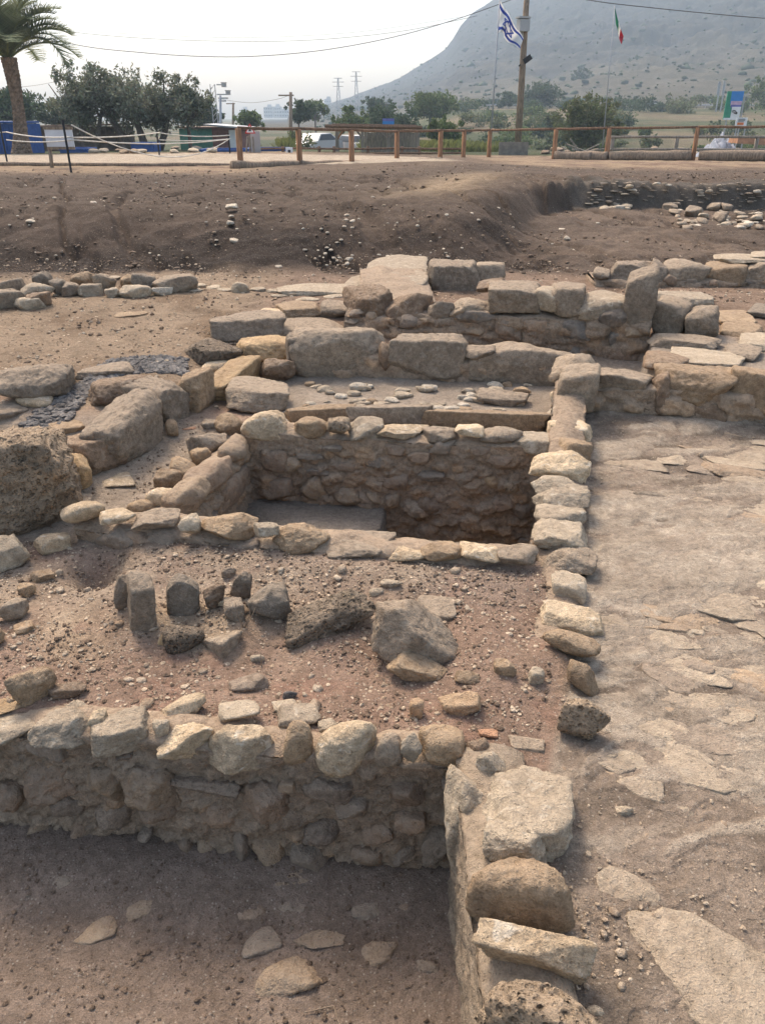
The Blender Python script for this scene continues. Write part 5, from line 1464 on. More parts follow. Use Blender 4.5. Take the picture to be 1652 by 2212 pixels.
# reeds and weeds standing as a mass behind the yard
V_, F_, C_ = [], [], []
nb = 26000
d = rng.uniform(44, 62, nb); az = rng.uniform(-.12, .16, nb)
x = np.tan(az) * d
keep = (n2(x, d, .12, seed=90) > .46) & ((az < -.105) | (az > -.025))
x, d = x[keep], d[keep]; nb = len(x)
z = T(x, d); h = rng.uniform(.2, .6, nb) * (.5 + n2(x, d, .2, seed=91))
wv = rng.uniform(.03, .07, nb); ln = rng.normal(size=(nb, 2)) * .18
p0 = np.stack([x - wv, d, z], -1); p1 = np.stack([x + wv, d, z], -1)
p2 = np.stack([x + ln[:, 0] + wv * .3, d + ln[:, 1], z + h], -1); p3 = np.stack([x + ln[:, 0] - wv * .3, d + ln[:, 1], z + h], -1)
V = np.stack([p0, p1, p2, p3], 1).reshape(-1, 3)
tag(mk('grass', np_mesh('grass', V, np.arange(nb * 4).reshape(-1, 4), False, np.repeat(rng.uniform(.7, 1.4, (nb, 1)) * np.array([[1.25, 1.2, .8]]), 4, 0)), LF['scrub']),
    'tall green and straw-coloured weeds standing in the field', 'grass', kind='stuff')
# ---- palm
random.seed(5)
pb = foot(46, 30, 322)
palm = root('palm_tree', pb, 'tall date palm with arching fronds at the upper left', 'palm tree')
ptop = at(18, 124, 30)
V, F = [], []
nr, ns = 60, 22
for i in range(nr + 1):
    t = i / nr
    c = pb.lerp(ptop, t) + Vector((.10 * math.sin(t * 3), 0, 0))
    r0 = (.32 - .13 * min(1, t * 4) if t < .25 else .19 + .02 * math.sin(t * 9)) * (1 + .25 * max(0, t - .9) * 6)
    for k in range(ns):
        a = 2 * math.pi * k / ns
        scar = (math.sin(i * 1.9 + (k % 2) * 3.14) * .5 + .5)
        rr = r0 * (1 + .20 * scar)
        V.append((c.x + rr * math.cos(a) - pb.x, c.y + rr * math.sin(a) - pb.y, c.z - pb.z))
for i in range(nr):
    for k in range(ns):
        F.append((i * ns + k, i * ns + (k + 1) % ns, (i + 1) * ns + (k + 1) % ns, (i + 1) * ns + k))
mk('trunk', np_mesh('trunk', V, F, False), plain('palm_trunk', (.24, .165, .115), .9, var=.45, sc=9), palm)
def frond(ang, el, L, droop):
    r = []
    c = Vector((0, 0, 0)); e = el
    n = 26
    for i in range(n + 1):
        r.append(c.copy())
        c = c + Vector((math.cos(ang) * math.cos(e), math.sin(ang) * math.cos(e), math.sin(e))) * (L / n)
        e -= droop / n * (.5 + 1.2 * i / n)
    V, F, Cc = [], [], []
    for i in range(n):
        a, b = r[i], r[i + 1]
        t = (b - a).normalized(); s = t.cross(Vector((0, 0, 1))).normalized(); u = s.cross(t)
        k = len(V); w_ = .035 * (1 - i / n) + .008
        V += [a - s * w_, a + s * w_, b + s * w_ * .9, b - s * w_ * .9]; F.append((k, k + 1, k + 2, k + 3)); Cc += [(1.5, 1.4, 1.1)] * 4
        V += [a - u * w_, a + u * w_, b + u * w_, b - u * w_]; F.append((k + 4, k + 5, k + 6, k + 7)); Cc += [(1.5, 1.4, 1.1)] * 4
        if i < 4: continue
        f = i / n
        ll = .62 * math.sin(math.pi * min(1, (f * .92 + .06))) ** .6 + .05
        for sg in (-1, 1):
            for j in range(3):
                p = a.lerp(b, j / 3)
                dr = (t * .55 + s * sg * random.uniform(.7, .95) + u * random.uniform(.15, .5)).normalized()
                q = p + dr * ll * random.uniform(.85, 1.1) - Vector((0, 0, .10 * ll))
                k = len(V); ww = t * .022
                V += [p - ww, p + ww, q + ww * .3, q - ww * .3]; F.append((k, k + 1, k + 2, k + 3)); Cc += [(random.uniform(.75, 1.3),) * 3] * 4
    return V, F, Cc
for k in range(34):
    ang = k * 2.39996 + random.uniform(-.2, .2)
    el = 1.42 - .95 * (k / 34) ** 1.2
    V, F, Cc = frond(ang, el, random.uniform(2.2, 2.8), random.uniform(.9, 1.5))
    o = mk('frond', np_mesh('frond', [tuple(v) for v in V], F, False, np.array(Cc)), LF['palm'], palm, ptop + Vector((0, 0, -.05)))
for ang, el, L, dr in [(.05, 1.0, 2.6, 1.6), (-.25, .8, 2.7, 2.2), (.3, 1.2, 2.6, 1.3)]:
    V, F, Cc = frond(ang, el, L, dr)
    mk('frond', np_mesh('frond', [tuple(v) for v in V], F, False, np.array(Cc)), LF['palm'], palm, ptop + Vector((0, 0, -.05)))
# ---- utility pole with lamp and box
d = 36
up = root('utility_pole', foot(1117, d), 'thick wooden utility pole with a grey lamp box and black floodlight', 'utility pole')
b = foot(1117, d); t = at(1138, -60, d); t.x = at(1117, 300, d).x + (at(1136.5, 0, d).x - at(1117, 300, d).x) * 1.2
m = MB(); m.tube([b - Vector((0, 0, .3)), b.lerp(t, .35), b.lerp(t, .7), t], [.145, .13, .12, .105], 12, wob=.05); m.build('pole', WD['pole'], up, b, True)
c = at(1129.5, 55, d - .22); m = MB(); m.box(c, (.42, .32, .40), .3); m.box(c + Vector((-.02, 0, .26)), (.5, .36, .06), .3); m.box(c + Vector((.0, .2, -.28)), (.12, .2, .16)); m.build('lamp_box', PL['concrete'], up, c)
c = at(1138.5, 128, d - .1); m = MB()
m.box(c, (.34, .10, .20), 0, 0, Matrix.Rotation(-.6, 4, 'Y')); m.box(c + Vector((-.18, .05, -.12)), (.36, .05, .05), 0, 0, Matrix.Rotation(-.7, 4, 'Y')); m.build('floodlight', PL['black'], up, c)
# ---- flags
def flagpole(label, px0, y0, px1, y1, d, r, mat):
    b = foot(px0, d); t = at(px1, y1, d); t.x = at(px0, y0, d).x + (t.x - at(px0, y0, d).x)
    o = root('flagpole', b, label, 'flagpole')
    m = MB(); m.tube([b - Vector((0, 0, .2)), b.lerp(t, .5), t], [r * 1.2, r, r * .7], 8); m.build('pole', mat, o, b, True)
    return o
flagpole('thin grey flagpole carrying the blue and white flag', 1058, 330, 1079, -6, 33, .030, PL['steel'])
flagpole('thin white flagpole carrying the small green, white and red flag', 1300, 330, 1327, 12, 34, .020, PL['steel'])
def tri_edges(u, v):
    """outline of a six-pointed star in flag coordinates (metres around the centre)"""
    def tri(s):
        A = [(0, s * .30), (-.26, -s * .15), (.26, -s * .15)]
        m = 1e9
        for i in range(3):
            a, b = np.array(A[i]), np.array(A[(i + 1) % 3]); e = b - a
            t = max(0, min(1, ((u - a[0]) * e[0] + (v - a[1]) * e[1]) / (e @ e)))
            m = min(m, math.hypot(u - a[0] - t * e[0], v - a[1] - t * e[1]))
        return m
    return min(tri(1), tri(-1)) < .028
def flag_mesh(name, corners, nu, nv, d, colour, wave, mats, label):
    """corners: hoist top, hoist bottom, fly top, fly bottom in photo pixels"""
    h0, h1, f0, f1 = [np.array(c, float) for c in corners]
    V, F, mi = [], [], []
    for i in range(nu + 1):
        for j in range(nv + 1):
            u, v = i / nu, j / nv
            p = (h0 * (1 - v) + h1 * v) * (1 - u) + (f0 * (1 - v) + f1 * v) * u
            dx, dy, dd = wave(u, v)
            V.append(D(p[0] + dx, p[1] + dy, d + dd))
    for i in range(nu):
        for j in range(nv):
            F.append((i * (nv + 1) + j, (i + 1) * (nv + 1) + j, (i + 1) * (nv + 1) + j + 1, i * (nv + 1) + j + 1))
            mi.append(colour((i + .5) / nu, (j + .5) / nv))
    V = np.array(V); L = V[0].copy()
    me = np_mesh(name, V - L, np.array(F), True, None, mi)
    for m_ in mats: me.materials.append(m_)
    o = mk(name, me, None, None, Vector(L))
    md = o.modifiers.new('thickness', 'SOLIDIFY'); md.thickness = .006
    tag(o, label, 'flag')
def isr(u, v):
    if .10 < v < .24 or .76 < v < .90: return 1
    return 1 if tri_edges((u - .5) * 1.45, v - .5) else 0
flag_mesh('flag', [(1078.5, -3), (1072.5, 68), (1130, 84), (1122, 109)], 72, 52, 33, isr,
          lambda u, v: (-9 * math.sin(u * 3.1) * v, -15 * math.sin(u * math.pi) * (v - .1) * (1 if u < .5 else .5) + 3 * math.sin(u * 12), .18 * math.sin(u * 9 + v * 2)),
          [PL['fwhite'], PL['fblue']], 'white flag with two blue stripes and a six-pointed star, drooping from its pole')
flag_mesh('flag', [(1326.5, 14), (1324.5, 52), (1346, 78), (1344, 96)], 36, 16, 34, lambda u, v: 0 if u < .45 else 1 if u < .68 else 2,
          lambda u, v: (2 * math.sin(u * 5) * v - 3 * math.sin(u * 3.1) * v + (1 - u) * v * 5, 14 * math.sin(u * 3.1) * (1 - v) * .4, .12 * math.sin(u * 8 + v * 3)),
          [PL['fgreen'], PL['fwhite'], PL['fred']], 'small green, white and red flag hanging limp in front of the hill')
# ---- sheds and yard
def shed(name, label, x0, x1, yt, yb, d, wallm, roofm, depth=2.5, over=.25, door=None, roof_tilt=.12, planks=0):
    b = foot((x0 + x1) / 2, d); a0 = at(x0, yb, d); a1 = at(x1, yt, d)
    r = root(name, b, label, 'shed')
    zb = Tz(b.x, d) - .05; w_ = a1.x - a0.x; h = a1.z - zb
    m = MB(); m.box(((a0.x + a1.x) / 2, d + depth / 2, zb + h / 2), (w_, depth, h))
    for k in range(planks):
        xx = a0.x + (k + .5) * w_ / planks
        m.box((xx, d - .015, zb + h / 2), (w_ / planks * .82, .03, h * .98))
    m.build('wall', wallm, r, b)
    m = MB(); m.box(((a0.x + a1.x) / 2, d + depth / 2 - .1, a1.z + .06), (w_ + over * 2, depth + over * 2, .07), 0, 0, Matrix.Rotation(roof_tilt, 4, 'Y')); m.build('roof', roofm, r, b)
    if door:
        p0, p1 = at(door[0], door[3], d - .04), at(door[1], door[2], d - .04)
        m = MB(); m.box(((p0.x + p1.x) / 2, d - .04, (p0.z + p1.z) / 2), (p1.x - p0.x, .05, p1.z - p0.z)); m.build('door', door[4], r, b)
    return r
shed('shelter', 'long low brown shelter with a dark sagging roof behind the palm', 78, 250, 274, 330, 42, plain('dark_planks', (.13, .10, .08), .9, var=.4, sc=3), PL['rust'], 3, .35, None, -.02, 9)
shed('shed', 'green-walled shed behind the olive trunks', 392, 508, 278, 328, 46, PL['green'], PL['rust'], 3, .15, None, .0, 6)
shed('hut', 'small blue and white hut with a reddish wall and pale door', 462, 522, 276, 328, 42, plain('reddish_boards', (.24, .13, .11), .8, var=.2), PL['steel'], 2.5, .3, (498, 516, 281, 324, PL['white']), .07, 4)
o = shed('container', 'blue metal container at the left edge behind the palm', -80, 33, 268, 336, 33, PL['blue'], PL['blue'], 2.4, .02, None, 0, 10)
def trough(x0, x1, yt, yb, d, lab, mat):
    b = at((x0 + x1) / 2, yb, d); W = at(x1, yb, d).x - at(x0, yb, d).x; h = at(x0, yt, d).z - b.z
    m = MB(); D_ = 1.2
    zb = min(b.z, Tz(b.x, d)) - .03
    h = at(x0, yt, d).z - zb
    m.box((b.x, d, zb + h / 2), (W, .06, h)); m.box((b.x, d + D_, zb + h / 2), (W, .06, h))
    m.box((b.x - W / 2, d + D_ / 2, zb + h / 2), (.06, D_ - .07, h * .98)); m.box((b.x + W / 2, d + D_ / 2, zb + h / 2), (.06, D_ - .07, h * .98)); m.box((b.x, d + D_ / 2, zb + .1), (W - .1, D_ - .1, .05))
    m.box((b.x, d - .02, zb + h - .04), (W + .06, .10, .06)); m.box((b.x, d - .035, zb + h * .45), (W * .98, .03, .05))
    tag(m.build('open_crate', mat, None, b), lab, 'crate')
trough(436, 532, 322, 341, 29, 'long blue open crate beside the path near the first fence post', PL['blue'])
trough(532, 618, 320, 337, 30, 'second blue crate behind the left part of the fence', PL['blue'])
trough(286, 332, 308, 328, 36, 'blue crate between the trunks of the olive trees', PL['blue'])
trough(132, 188, 320, 332, 32, 'low blue crate under the information board', PL['blue'])
# stones and rubble around the olive trunks
for k in range(26):
    px = random.uniform(180, 480); yy = random.uniform(322, 334)
    w_ = random.uniform(8, 24)
    stone('field_stone', (px, yy - w_ * .5, px + w_, yy), random.choice(('tan', 'brown', 'pale')), 'soft', 'stone lying at the foot of the olive trees', 'stone', 'stones under the olive trees', fr=.8)
# ---- pergola shelter
pg = root('pergola', foot(800, 31), 'weathered timber shelter with a flat roof behind the fence', 'shelter')
d = 31
def bar(n, p, q, r, mat, par, org): m = MB(); m.tube([p, q], r, 6, wob=.1); m.build(n, mat, par, org)
for px, dd in [(728, 31), (790, 33), (783, 31), (838, 31), (902, 31), (902, 34), (730, 34)]:
    b = foot(px, dd); t = at(px, 279, dd); t.x = b.x
    bar('post', b - Vector((0, 0, .1)), t, .055, WD['greywood'], pg, b)
m = MB(); a = at(706, 276, d); b = at(908, 279, d)
for k in range(9):
    m.tube([a + Vector((0, k * .42 - .2, .02)), b + Vector((0, k * .42 - .2, .02))], .045, 6)
m.build('roof', WD['greywood'], pg, a)
m = MB(); m.tube([a + Vector((-.05, -.3, .06)), b + Vector((.05, -.3, .06))], .06, 6); m.tube([a + Vector((0, 3.4, .06)), b + Vector((0, 3.4, .06))], .06, 6); m.build('beam', WD['rail'], pg, a)
bar('brace', at(729, 300, d), at(742, 281, d), .04, WD['post'], pg, pg.location)
bar('brace', at(784, 300, d), at(770, 281, d), .04, WD['greywood'], pg, pg.location)
bar('brace', at(838, 302, d), at(818, 281, d), .04, WD['greywood'], pg, pg.location)
bar('brace', at(840, 298, d), at(856, 281, d), .04, WD['greywood'], pg, pg.location)
m = MB(); p0 = foot(800, 33.2); p1 = at(902, 286, 33.2)
nn = 16
for k in range(nn):
    xx = at(793, 300, 33.2).x + (p1.x - at(793, 300, 33.2).x) * (k + .5) / nn
    m.box((xx, 33.2 + random.uniform(-.01, .01), (p0.z + p1.z) / 2), ((p1.x - at(793, 300, 33.2).x) / nn * .94, .03, p1.z - p0.z + random.uniform(-.04, .02)))
m.build('wall', WD['greywood'], pg, p0)
# ---- signs
def board(name, label, x0, y0, x1, y1, d, thick, bands, legs, legm, cat='sign', extra=None):
    """bands: (v0,v1,u0,u1,material,part name) in 0..1 of the panel, drawn proud of it"""
    c0, c1 = at(x0, y1, d), at(x1, y0, d)
    b = foot((x0 + x1) / 2, d)
    r = root(name, b, label, cat)
    W, H = c1.x - c0.x, c1.z - c0.z
    m = MB(); m.box(((c0.x + c1.x) / 2, d, (c0.z + c1.z) / 2), (W, thick, H)); m.build('panel', bands[0], r, b)
    for i, (v0, v1, u0, u1, mt, nm) in enumerate(bands[1:]):
        m = MB(); m.box((c0.x + W * (u0 + u1) / 2, d - thick / 2 - .004 - .003 * i, c1.z - H * (v0 + v1) / 2), (W * (u1 - u0), .006, H * (v1 - v0))); m.build(nm, mt, r, b)
    for px in legs:
        p = at(px, y1, d + thick * .5 + .03); q = Vector((p.x, p.y, Tz(p.x, p.y) - .1))
        m = MB(); m.tube([q, p + Vector((0, 0, H * .9))], .035 * max(1, d / 40), 6); m.build('leg', legm, r, b)
    if extra: extra(r, c0, W, H, d, thick, b)
    return r
def poster_marks(r, c0, W, H, d, th, b):
    def line(pts, w_, nm):
        m = MB(); m.tube([Vector((c0.x + W * u, d - th / 2 - .03, c0.z + H * v)) for u, v in pts], w_, 5); m.build(nm, PL['ink'], r, b)
    line([(.58, .24), (.78, .24)], .025, 'arrow'); line([(.72, .28), (.80, .24), (.72, .20)], .025, 'arrow')
    line([(.45, .29), (.52, .34), (.62, .33), (.70, .29)], .018, 'drawing'); line([(.50, .26), (.56, .29), (.60, .27)], .018, 'drawing')
board('poster_board', 'tall poster board with a blue top, green side and white arrow panel at the right', 1560, 197, 1606, 259, 44, .06,
      [PL['poster_green'], (0, .42, .25, 1, PL['sky_blue'], 'blue_field'), (.34, .50, .3, .98, PL['pink'], 'picture'), (.47, .57, .33, .98, PL['violet'], 'band'), (.54, .93, .42, .98, PL['white'], 'arrow_panel'), (.93, 1.0, 0, 1, PL['white'], 'base_strip')], [1568, 1598], PL['steel'], extra=poster_marks)
board('notice_board', 'small white notice with an orange stripe below the tall poster board', 1586, 254, 1614, 273, 42, .04,
      [PL['white'], (.55, .85, .15, .72, PL['orange'], 'stripe'), (.15, .22, .2, .8, PL['ink'], 'text_line'), (.3, .36, .2, .8, PL['ink'], 'text_line'), (.43, .48, .2, .7, PL['ink'], 'text_line')], [1590, 1609], PL['steel'])
board('road_sign', 'pair of grey road signs seen from behind on the road edge', 1546, 176, 1556, 205, 150, .1, [PL['grey']], [1551], PL['steel'])
board('road_sign', 'second grey road sign close to the right of the first', 1557, 176, 1566, 205, 150, .1, [PL['grey']], [1561], PL['steel'])
board('site_sign', 'small blue and lilac sign standing above the pergola roof', 826, 256, 851, 282, 35, .04,
      [PL['sky_blue'], (0, .22, 0, 1, PL['violet'], 'header'), (.6, .98, .05, .95, PL['poster_green'], 'picture'), (.70, .86, .35, .75, PL['pink'], 'emblem')], [838], WD['greywood'])
board('panel', 'plain grey board leaning behind the fence right of its corner', 1076, 307, 1141, 337, 29, .05, [plain('weathered_board', (.22, .20, .165), .9, var=.2)], [1085, 1132], WD['greywood'], cat='board')
board('notice_board', 'small white sign with a dark symbol fixed low behind the second fence post', 618, 318, 632, 337, 27.5, .03, [PL['white'], (.3, .6, .3, .7, PL['ink'], 'symbol')], [625], WD['rail'])
# triangular warning sign
ws = root('warning_sign', foot(541, 27), 'white triangular road sign with a red border and black car symbol', 'road sign')
def triplate(cx, cy, s, dd, mat, nm, hole=0):
    V = []; 
    for k in range(3):
        a = math.pi / 2 + k * 2 * math.pi / 3
        V.append(Vector((cx + s * math.cos(a), dd, cy + s * math.sin(a))))
    m = MB(); n = len(V)
    f = [v + Vector((0, .012, 0)) for v in V]
    m.add(V + f, [(0, 1, 2), (5, 4, 3), (0, 3, 4, 1), (1, 4, 5, 2), (2, 5, 3, 0)]); m.build(nm, mat, ws, ws.location)
c = at(540.5, 281, 27); sz = (at(552, 280, 27).x - at(529, 280, 27).x) / 2 / math.cos(R(30))
triplate(c.x, c.z, sz, 26.97, PL['red'], 'border'); triplate(c.x, c.z, sz * .68, 26.95, PL['white'], 'face')
m = MB(); m.box((c.x, 26.94, c.z - sz * .10), (sz * .5, .008, sz * .13)); m.box((c.x - sz * .02, 26.94, c.z + sz * .01), (sz * .26, .008, sz * .12)); m.build('symbol', PL['ink'], ws, ws.location)
for a, b in [((539, 292), (541, 340)), ((535, 295), (532, 338)), ((546, 295), (550, 338))]:
    p = at(*b, 27.1); q = at(*a, 27.05); m = MB(); m.tube([p, q], .03, 6); m.build('leg', WD['greywood'], ws, ws.location)
m = MB(); p = at(553, 315, 27.4); m.box(p, (.3, .03, .85)); m.build('backing_board', PL['concrete'], ws, ws.location)
# ---- cars
def car_parts():
    prof = [(-2.1, .35), (-2.12, .75), (-1.75, .95), (-1.15, 1.02), (-.55, 1.42), (.75, 1.45), (1.45, 1.05), (2.0, .98), (2.12, .7), (2.1, .35)]
    w_ = .86
    V, F = [], []
    n = len(prof)
    for s, k in ((-1, 1), (1, 1)):
        for x, z in prof: V.append((x, s * (w_ - (.16 if z > 1.2 else 0)), z))
    F = [(i, (i + 1) % n, n + (i + 1) % n, n + i) for i in range(n)]
    me = bpy.data.meshes.new('body')
    me.from_pydata(V, [], F + [tuple(range(n))[::-1], tuple(range(n, 2 * n))])
    me.update()
    g = bpy.data.meshes.new('window')
    GV, GF = [], []
    def quad(a, b, c, d_): k = len(GV); GV.extend([a, b, c, d_]); GF.append((k, k + 1, k + 2, k + 3))
    for s in (-1, 1):
        quad((-1.0, s * .875, 1.04), (1.25, s * .875, 1.04), (.7, s * .735, 1.40), (-.5, s * .735, 1.38))
    quad((-1.14, -.72, 1.05), (-1.14, .72, 1.05), (-.60, .64, 1.41), (-.60, -.64, 1.41))
    quad((1.42, -.72, 1.09), (1.42, .72, 1.09), (.82, .64, 1.44), (.82, -.64, 1.44))
    g.from_pydata(GV, [], GF); g.update()
    m = MB(); m.tube([(0, -.11, 0), (0, .11, 0)], .33, 14)
    wh = bpy.data.meshes.new('wheel'); wh.from_pydata(m.v, [], m.f); wh.update()
    return me, g, wh
CB, CG, CW = car_parts()
def car(label, loc, rz, mat, group=None):
    r = root('car', loc, label, 'car', group); r.rotation_euler = (0, 0, rz)
    for me, mt, nm in ((CB, mat, 'body'), (CG, PL['glass'], 'window')):
        q = me.copy(); q.materials.clear(); q.materials.append(mt)
        o = mk(nm, q, None, r)
    for x in (-1.3, 1.3):
        for s in (-.8, .8):
            q = CW.copy(); q.materials.append(PL['rubber']); o = mk('wheel', q, None, r); o.location = (x, s, .33)
        for yy in (.62, -.62):
            q = MB(); q.box((2.12 if x > 0 else -2.12, yy, .74), (.05, .26, .12))
            o = q.build('tail_light' if x > 0 else 'headlight', PL['red'] if x > 0 else PL['white']); o.parent = r; o.location = (0, 0, 0)
    return r
car('white car parked nose-on behind the fence, left of the pergola', foot(684, 58), R(62), PL['carwhite'])
car('second white car parked beside the pergola post', foot(768, 60), R(118), PL['carwhite'])
for k in range(70):
    px = random.uniform(1000, 1700); d_ = random.uniform(60, 185)
    b_ = foot(px, d_); hh = random.uniform(.6, 2.0) * (d_ / 110); ww = hh * random.uniform(1.2, 2.2)
    cs = [(np.array([b_.x + random.uniform(-.5, .5) * ww, d_ + random.uniform(-.5, .5) * ww, b_.z + hh * random.uniform(.1, .7)]), np.array([ww * .28, ww * .28, hh * .3])) for _ in range(9)]
    V, F, c = crown_mesh(cs, 600, .14 + d_ * .0022)
    tag(mk('shrub', np_mesh('shrub', V - np.array(b_), F, False, c), LF[random.choice(('green', 'scrub', 'dark'))], None, b_), 'olive green brush growing on the slope below the hill road', 'shrub', 'brush below the hill road')
# ---- road across the slope, with guard rail and passing cars
ROAD_D = 200
def road_z(x): return Tz(x, ROAD_D) + .10
V, F, GV = [], [], []
xs = np.linspace(-8, 260, 120)
for i, x in enumerate(xs):
    V += [(x, ROAD_D - 4, road_z(x)), (x, ROAD_D + 4, road_z(x) + .05)]
    if i: k = 2 * i; F.append((k - 2, k, k + 1, k - 1))
tag(mk('road', np_mesh('road', V, F, False), PL['asphalt']), kind='structure')
gr = root('guard_rail', (0, ROAD_D - 5, road_z(0)), 'grey guard rail along the road on the slope', 'guard rail')
m = MB(); m.tube([(x, ROAD_D - 5, road_z(x) + .55) for x in xs[::4]], .16, 5); m.build('rail', PL['steel'], gr, gr.location)
m = MB()
for x in np.arange(0, 200, 4.0): m.box((x, ROAD_D - 4.9, road_z(x) + .2), (.12, .12, .8))
m.build('posts', PL['steel'], gr, gr.location)
def rc(px, lab, mt): 
    x = gx(px, ROAD_D - 1.5, 236); car(lab, (x, ROAD_D - 1.5, road_z(x) + .02), 0, mt)
rc(1406, 'silver car driving on the road below the hill, right of the feathery tree', PL['silver'])
rc(1154, 'white car on the road partly hidden by the utility pole', PL['white'])
# ---- hill
RIDGE = [(560, 262), (640, 246), (700, 228), (760, 208), (832, 180), (862, 168), (890, 150), (932, 124), (958, 104), (972, 84), (986, 58), (1010, 30), (1060, -4), (1110, -30), (1180, -62), (1300, -110), (1480, -160), (1652, -200), (1900, -230), (2500, -260), (3500, -240), (6000, -150)]
def px_az(p): return math.atan(((p - 826) / FPX) / (CP + .512 * SP))
raz = np.array([px_az(p) for p, _ in RIDGE]); rel = np.array([PITCH - math.atan((y - 1106) / FPX) * -1 * -1 if False else -(PITCH + math.atan((y - 1106) / FPX)) for _, y in RIDGE])
na, nd = 520, 240
az = np.concatenate([np.linspace(raz[0], px_az(1700), 420), np.linspace(px_az(1700), raz[-1], 100)[1:]]); na = len(az)
dd = np.concatenate([np.linspace(208, 860, nd), [900, 1000, 1150]])
AZ, DD = np.meshgrid(az, dd, indexing='ij')
s = np.clip((DD - 208) / (860 - 208), 0, 1)
er = np.interp(AZ, raz, rel)
x = DD * np.tan(AZ); y = DD
x = (DD * np.sin(AZ)); y = DD * np.cos(AZ)
e0 = np.arctan((far_rise(x.ravel(), y.ravel()).reshape(x.shape) - 1.5 - CAM_H) / DD)
nz = n2(x.ravel(), y.ravel(), .010, seed=81, o=6, g=.55).reshape(x.shape) - .5
nz2 = n2(x.ravel(), y.ravel(), .05, seed=82, o=5, g=.6).reshape(x.shape) - .5
sh = s ** 1.05
sh = np.clip(sh + nz * .40 * np.sin(np.pi * s) + nz2 * .16 * np.sin(np.pi * s) , 0, 1.02)
el = e0 + (er - e0) * sh
z = CAM_H + DD * np.tan(el) + nz2 * 3.0 * sst(.15, .4, s)
z = np.where(er < .0005, np.minimum(z, -1.2), z)
back = DD > 861
z = np.where(back, z[:, nd - 1][:, None] - (DD - 860) * .25, z)
z = np.where(DD < 212, z - .8, z)
g1 = n2(x.ravel(), y.ravel(), .03, seed=83, o=5)[:, None]; g2 = n2(x.ravel(), y.ravel(), .12, seed=84, o=4, g=.6)[:, None]
sv = s.ravel()[:, None]
low = np.array([[.095, .086, .060]]) * (.85 + .3 * g2); shr = np.array([[.036, .038, .026]])
hi = np.array([[.034, .035, .034]]) * (.75 + .5 * g2)
c = low * (1 - sst(.22, .5, sv + (g1 - .5) * .3)) + hi * sst(.22, .5, sv + (g1 - .5) * .3)
k = sst(.55, .66, g2 + .12 * sst(.2, .5, sv)) * .5
c = c * (1 - k) + shr * k
terr = (np.sin(z.ravel() * .9 + g1[:, 0] * 9) > .86)[:, None] * .35 * sst(.9, .3, sv)
c = c * (1 - terr) + np.array([[.13, .115, .085]]) * terr
V = np.stack([x.ravel(), y.ravel(), z.ravel()], -1)
nD = len(dd)
i, j = np.meshgrid(np.arange(na - 1), np.arange(nD - 1), indexing='ij')
a = (i * nD + j).ravel()
F = np.stack([a, a + nD, a + nD + 1, a + 1], -1)
tag(mk('hill', np_mesh('hill', V, F, True, c), ground_mat('hillside', .0, .035, .5)), kind='structure')
# shrubs dotted over the hillside read as one cover
n = 3000
ia = rng.integers(0, na, n); jd = (rng.random(n) ** .8 * (nd - 6)).astype(int)
pts = np.stack([x[ia, jd], y[ia, jd], z[ia, jd]], -1) + rng.normal(size=(n, 3)) * np.array([1.5, 1.5, 0])
ok = (np.interp(az[ia], raz, rel) > .01)
pts = pts[ok]; n = len(pts)
v0, f0 = ico(1)
sz = rng.lognormal(math.log(.42), .55, n)
V = (v0[None] * (1 + rng.normal(size=(n, len(v0), 1)) * .25) * sz[:, None, None] * np.array([1.3, 1.3, .8]) + pts[:, None, :] + np.array([0, 0, .3])).reshape(-1, 3)
F = (f0[None] + np.arange(n)[:, None, None] * len(v0)).reshape(-1, 3)
tag(mk('hill_scrub', np_mesh('hill_scrub', V, F, True, np.repeat(rng.uniform(.6, 1.2, (n, 1)) * np.ones((1, 3)), len(v0), 0)), LF['dark']), 'low scrub dotted over the hillside', 'scrub', kind='stuff')
# ---- distant town
for x0, x1, yt, d, lab in [(569, 588, 231, 900, 'leftmost hazy tower block on the horizon'), (588, 606, 230, 930, 'hazy block in the middle of the distant buildings'), (604, 624, 236, 880, 'low hazy block at the right of the distant buildings'),
                           (520, 532, 236, 950, 'small hazy block left of the other distant buildings'), (700, 714, 214, 900, 'hazy tower block at the foot of the hill')]:
    a = at(x0, yt, d); b = at(x1, yt, d)
    bl = root('apartment_building', (a.x, d, 0), lab, 'building')
    h = a.z
    m = MB(); m.box(((a.x + b.x) / 2, d + 6, h / 2), (b.x - a.x, 12, h)); m.box(((a.x + b.x) / 2 + 1, d + 6, h + 1.2), (4, 4, 2.4)); m.build('wall', PL['concrete'], bl, bl.location)
    fl = int(h / 3.2)
    for i_ in range(min(fl, 8)):
        m = MB()
        for j_ in range(4): m.box((a.x + (b.x - a.x) * (j_ + .5) / 4, d - .06, i_ * 3.2 + 2.2), ((b.x - a.x) / 4 * .5, .12, 1.4))
        m.build('window_row', PL['glass'], bl, bl.location)
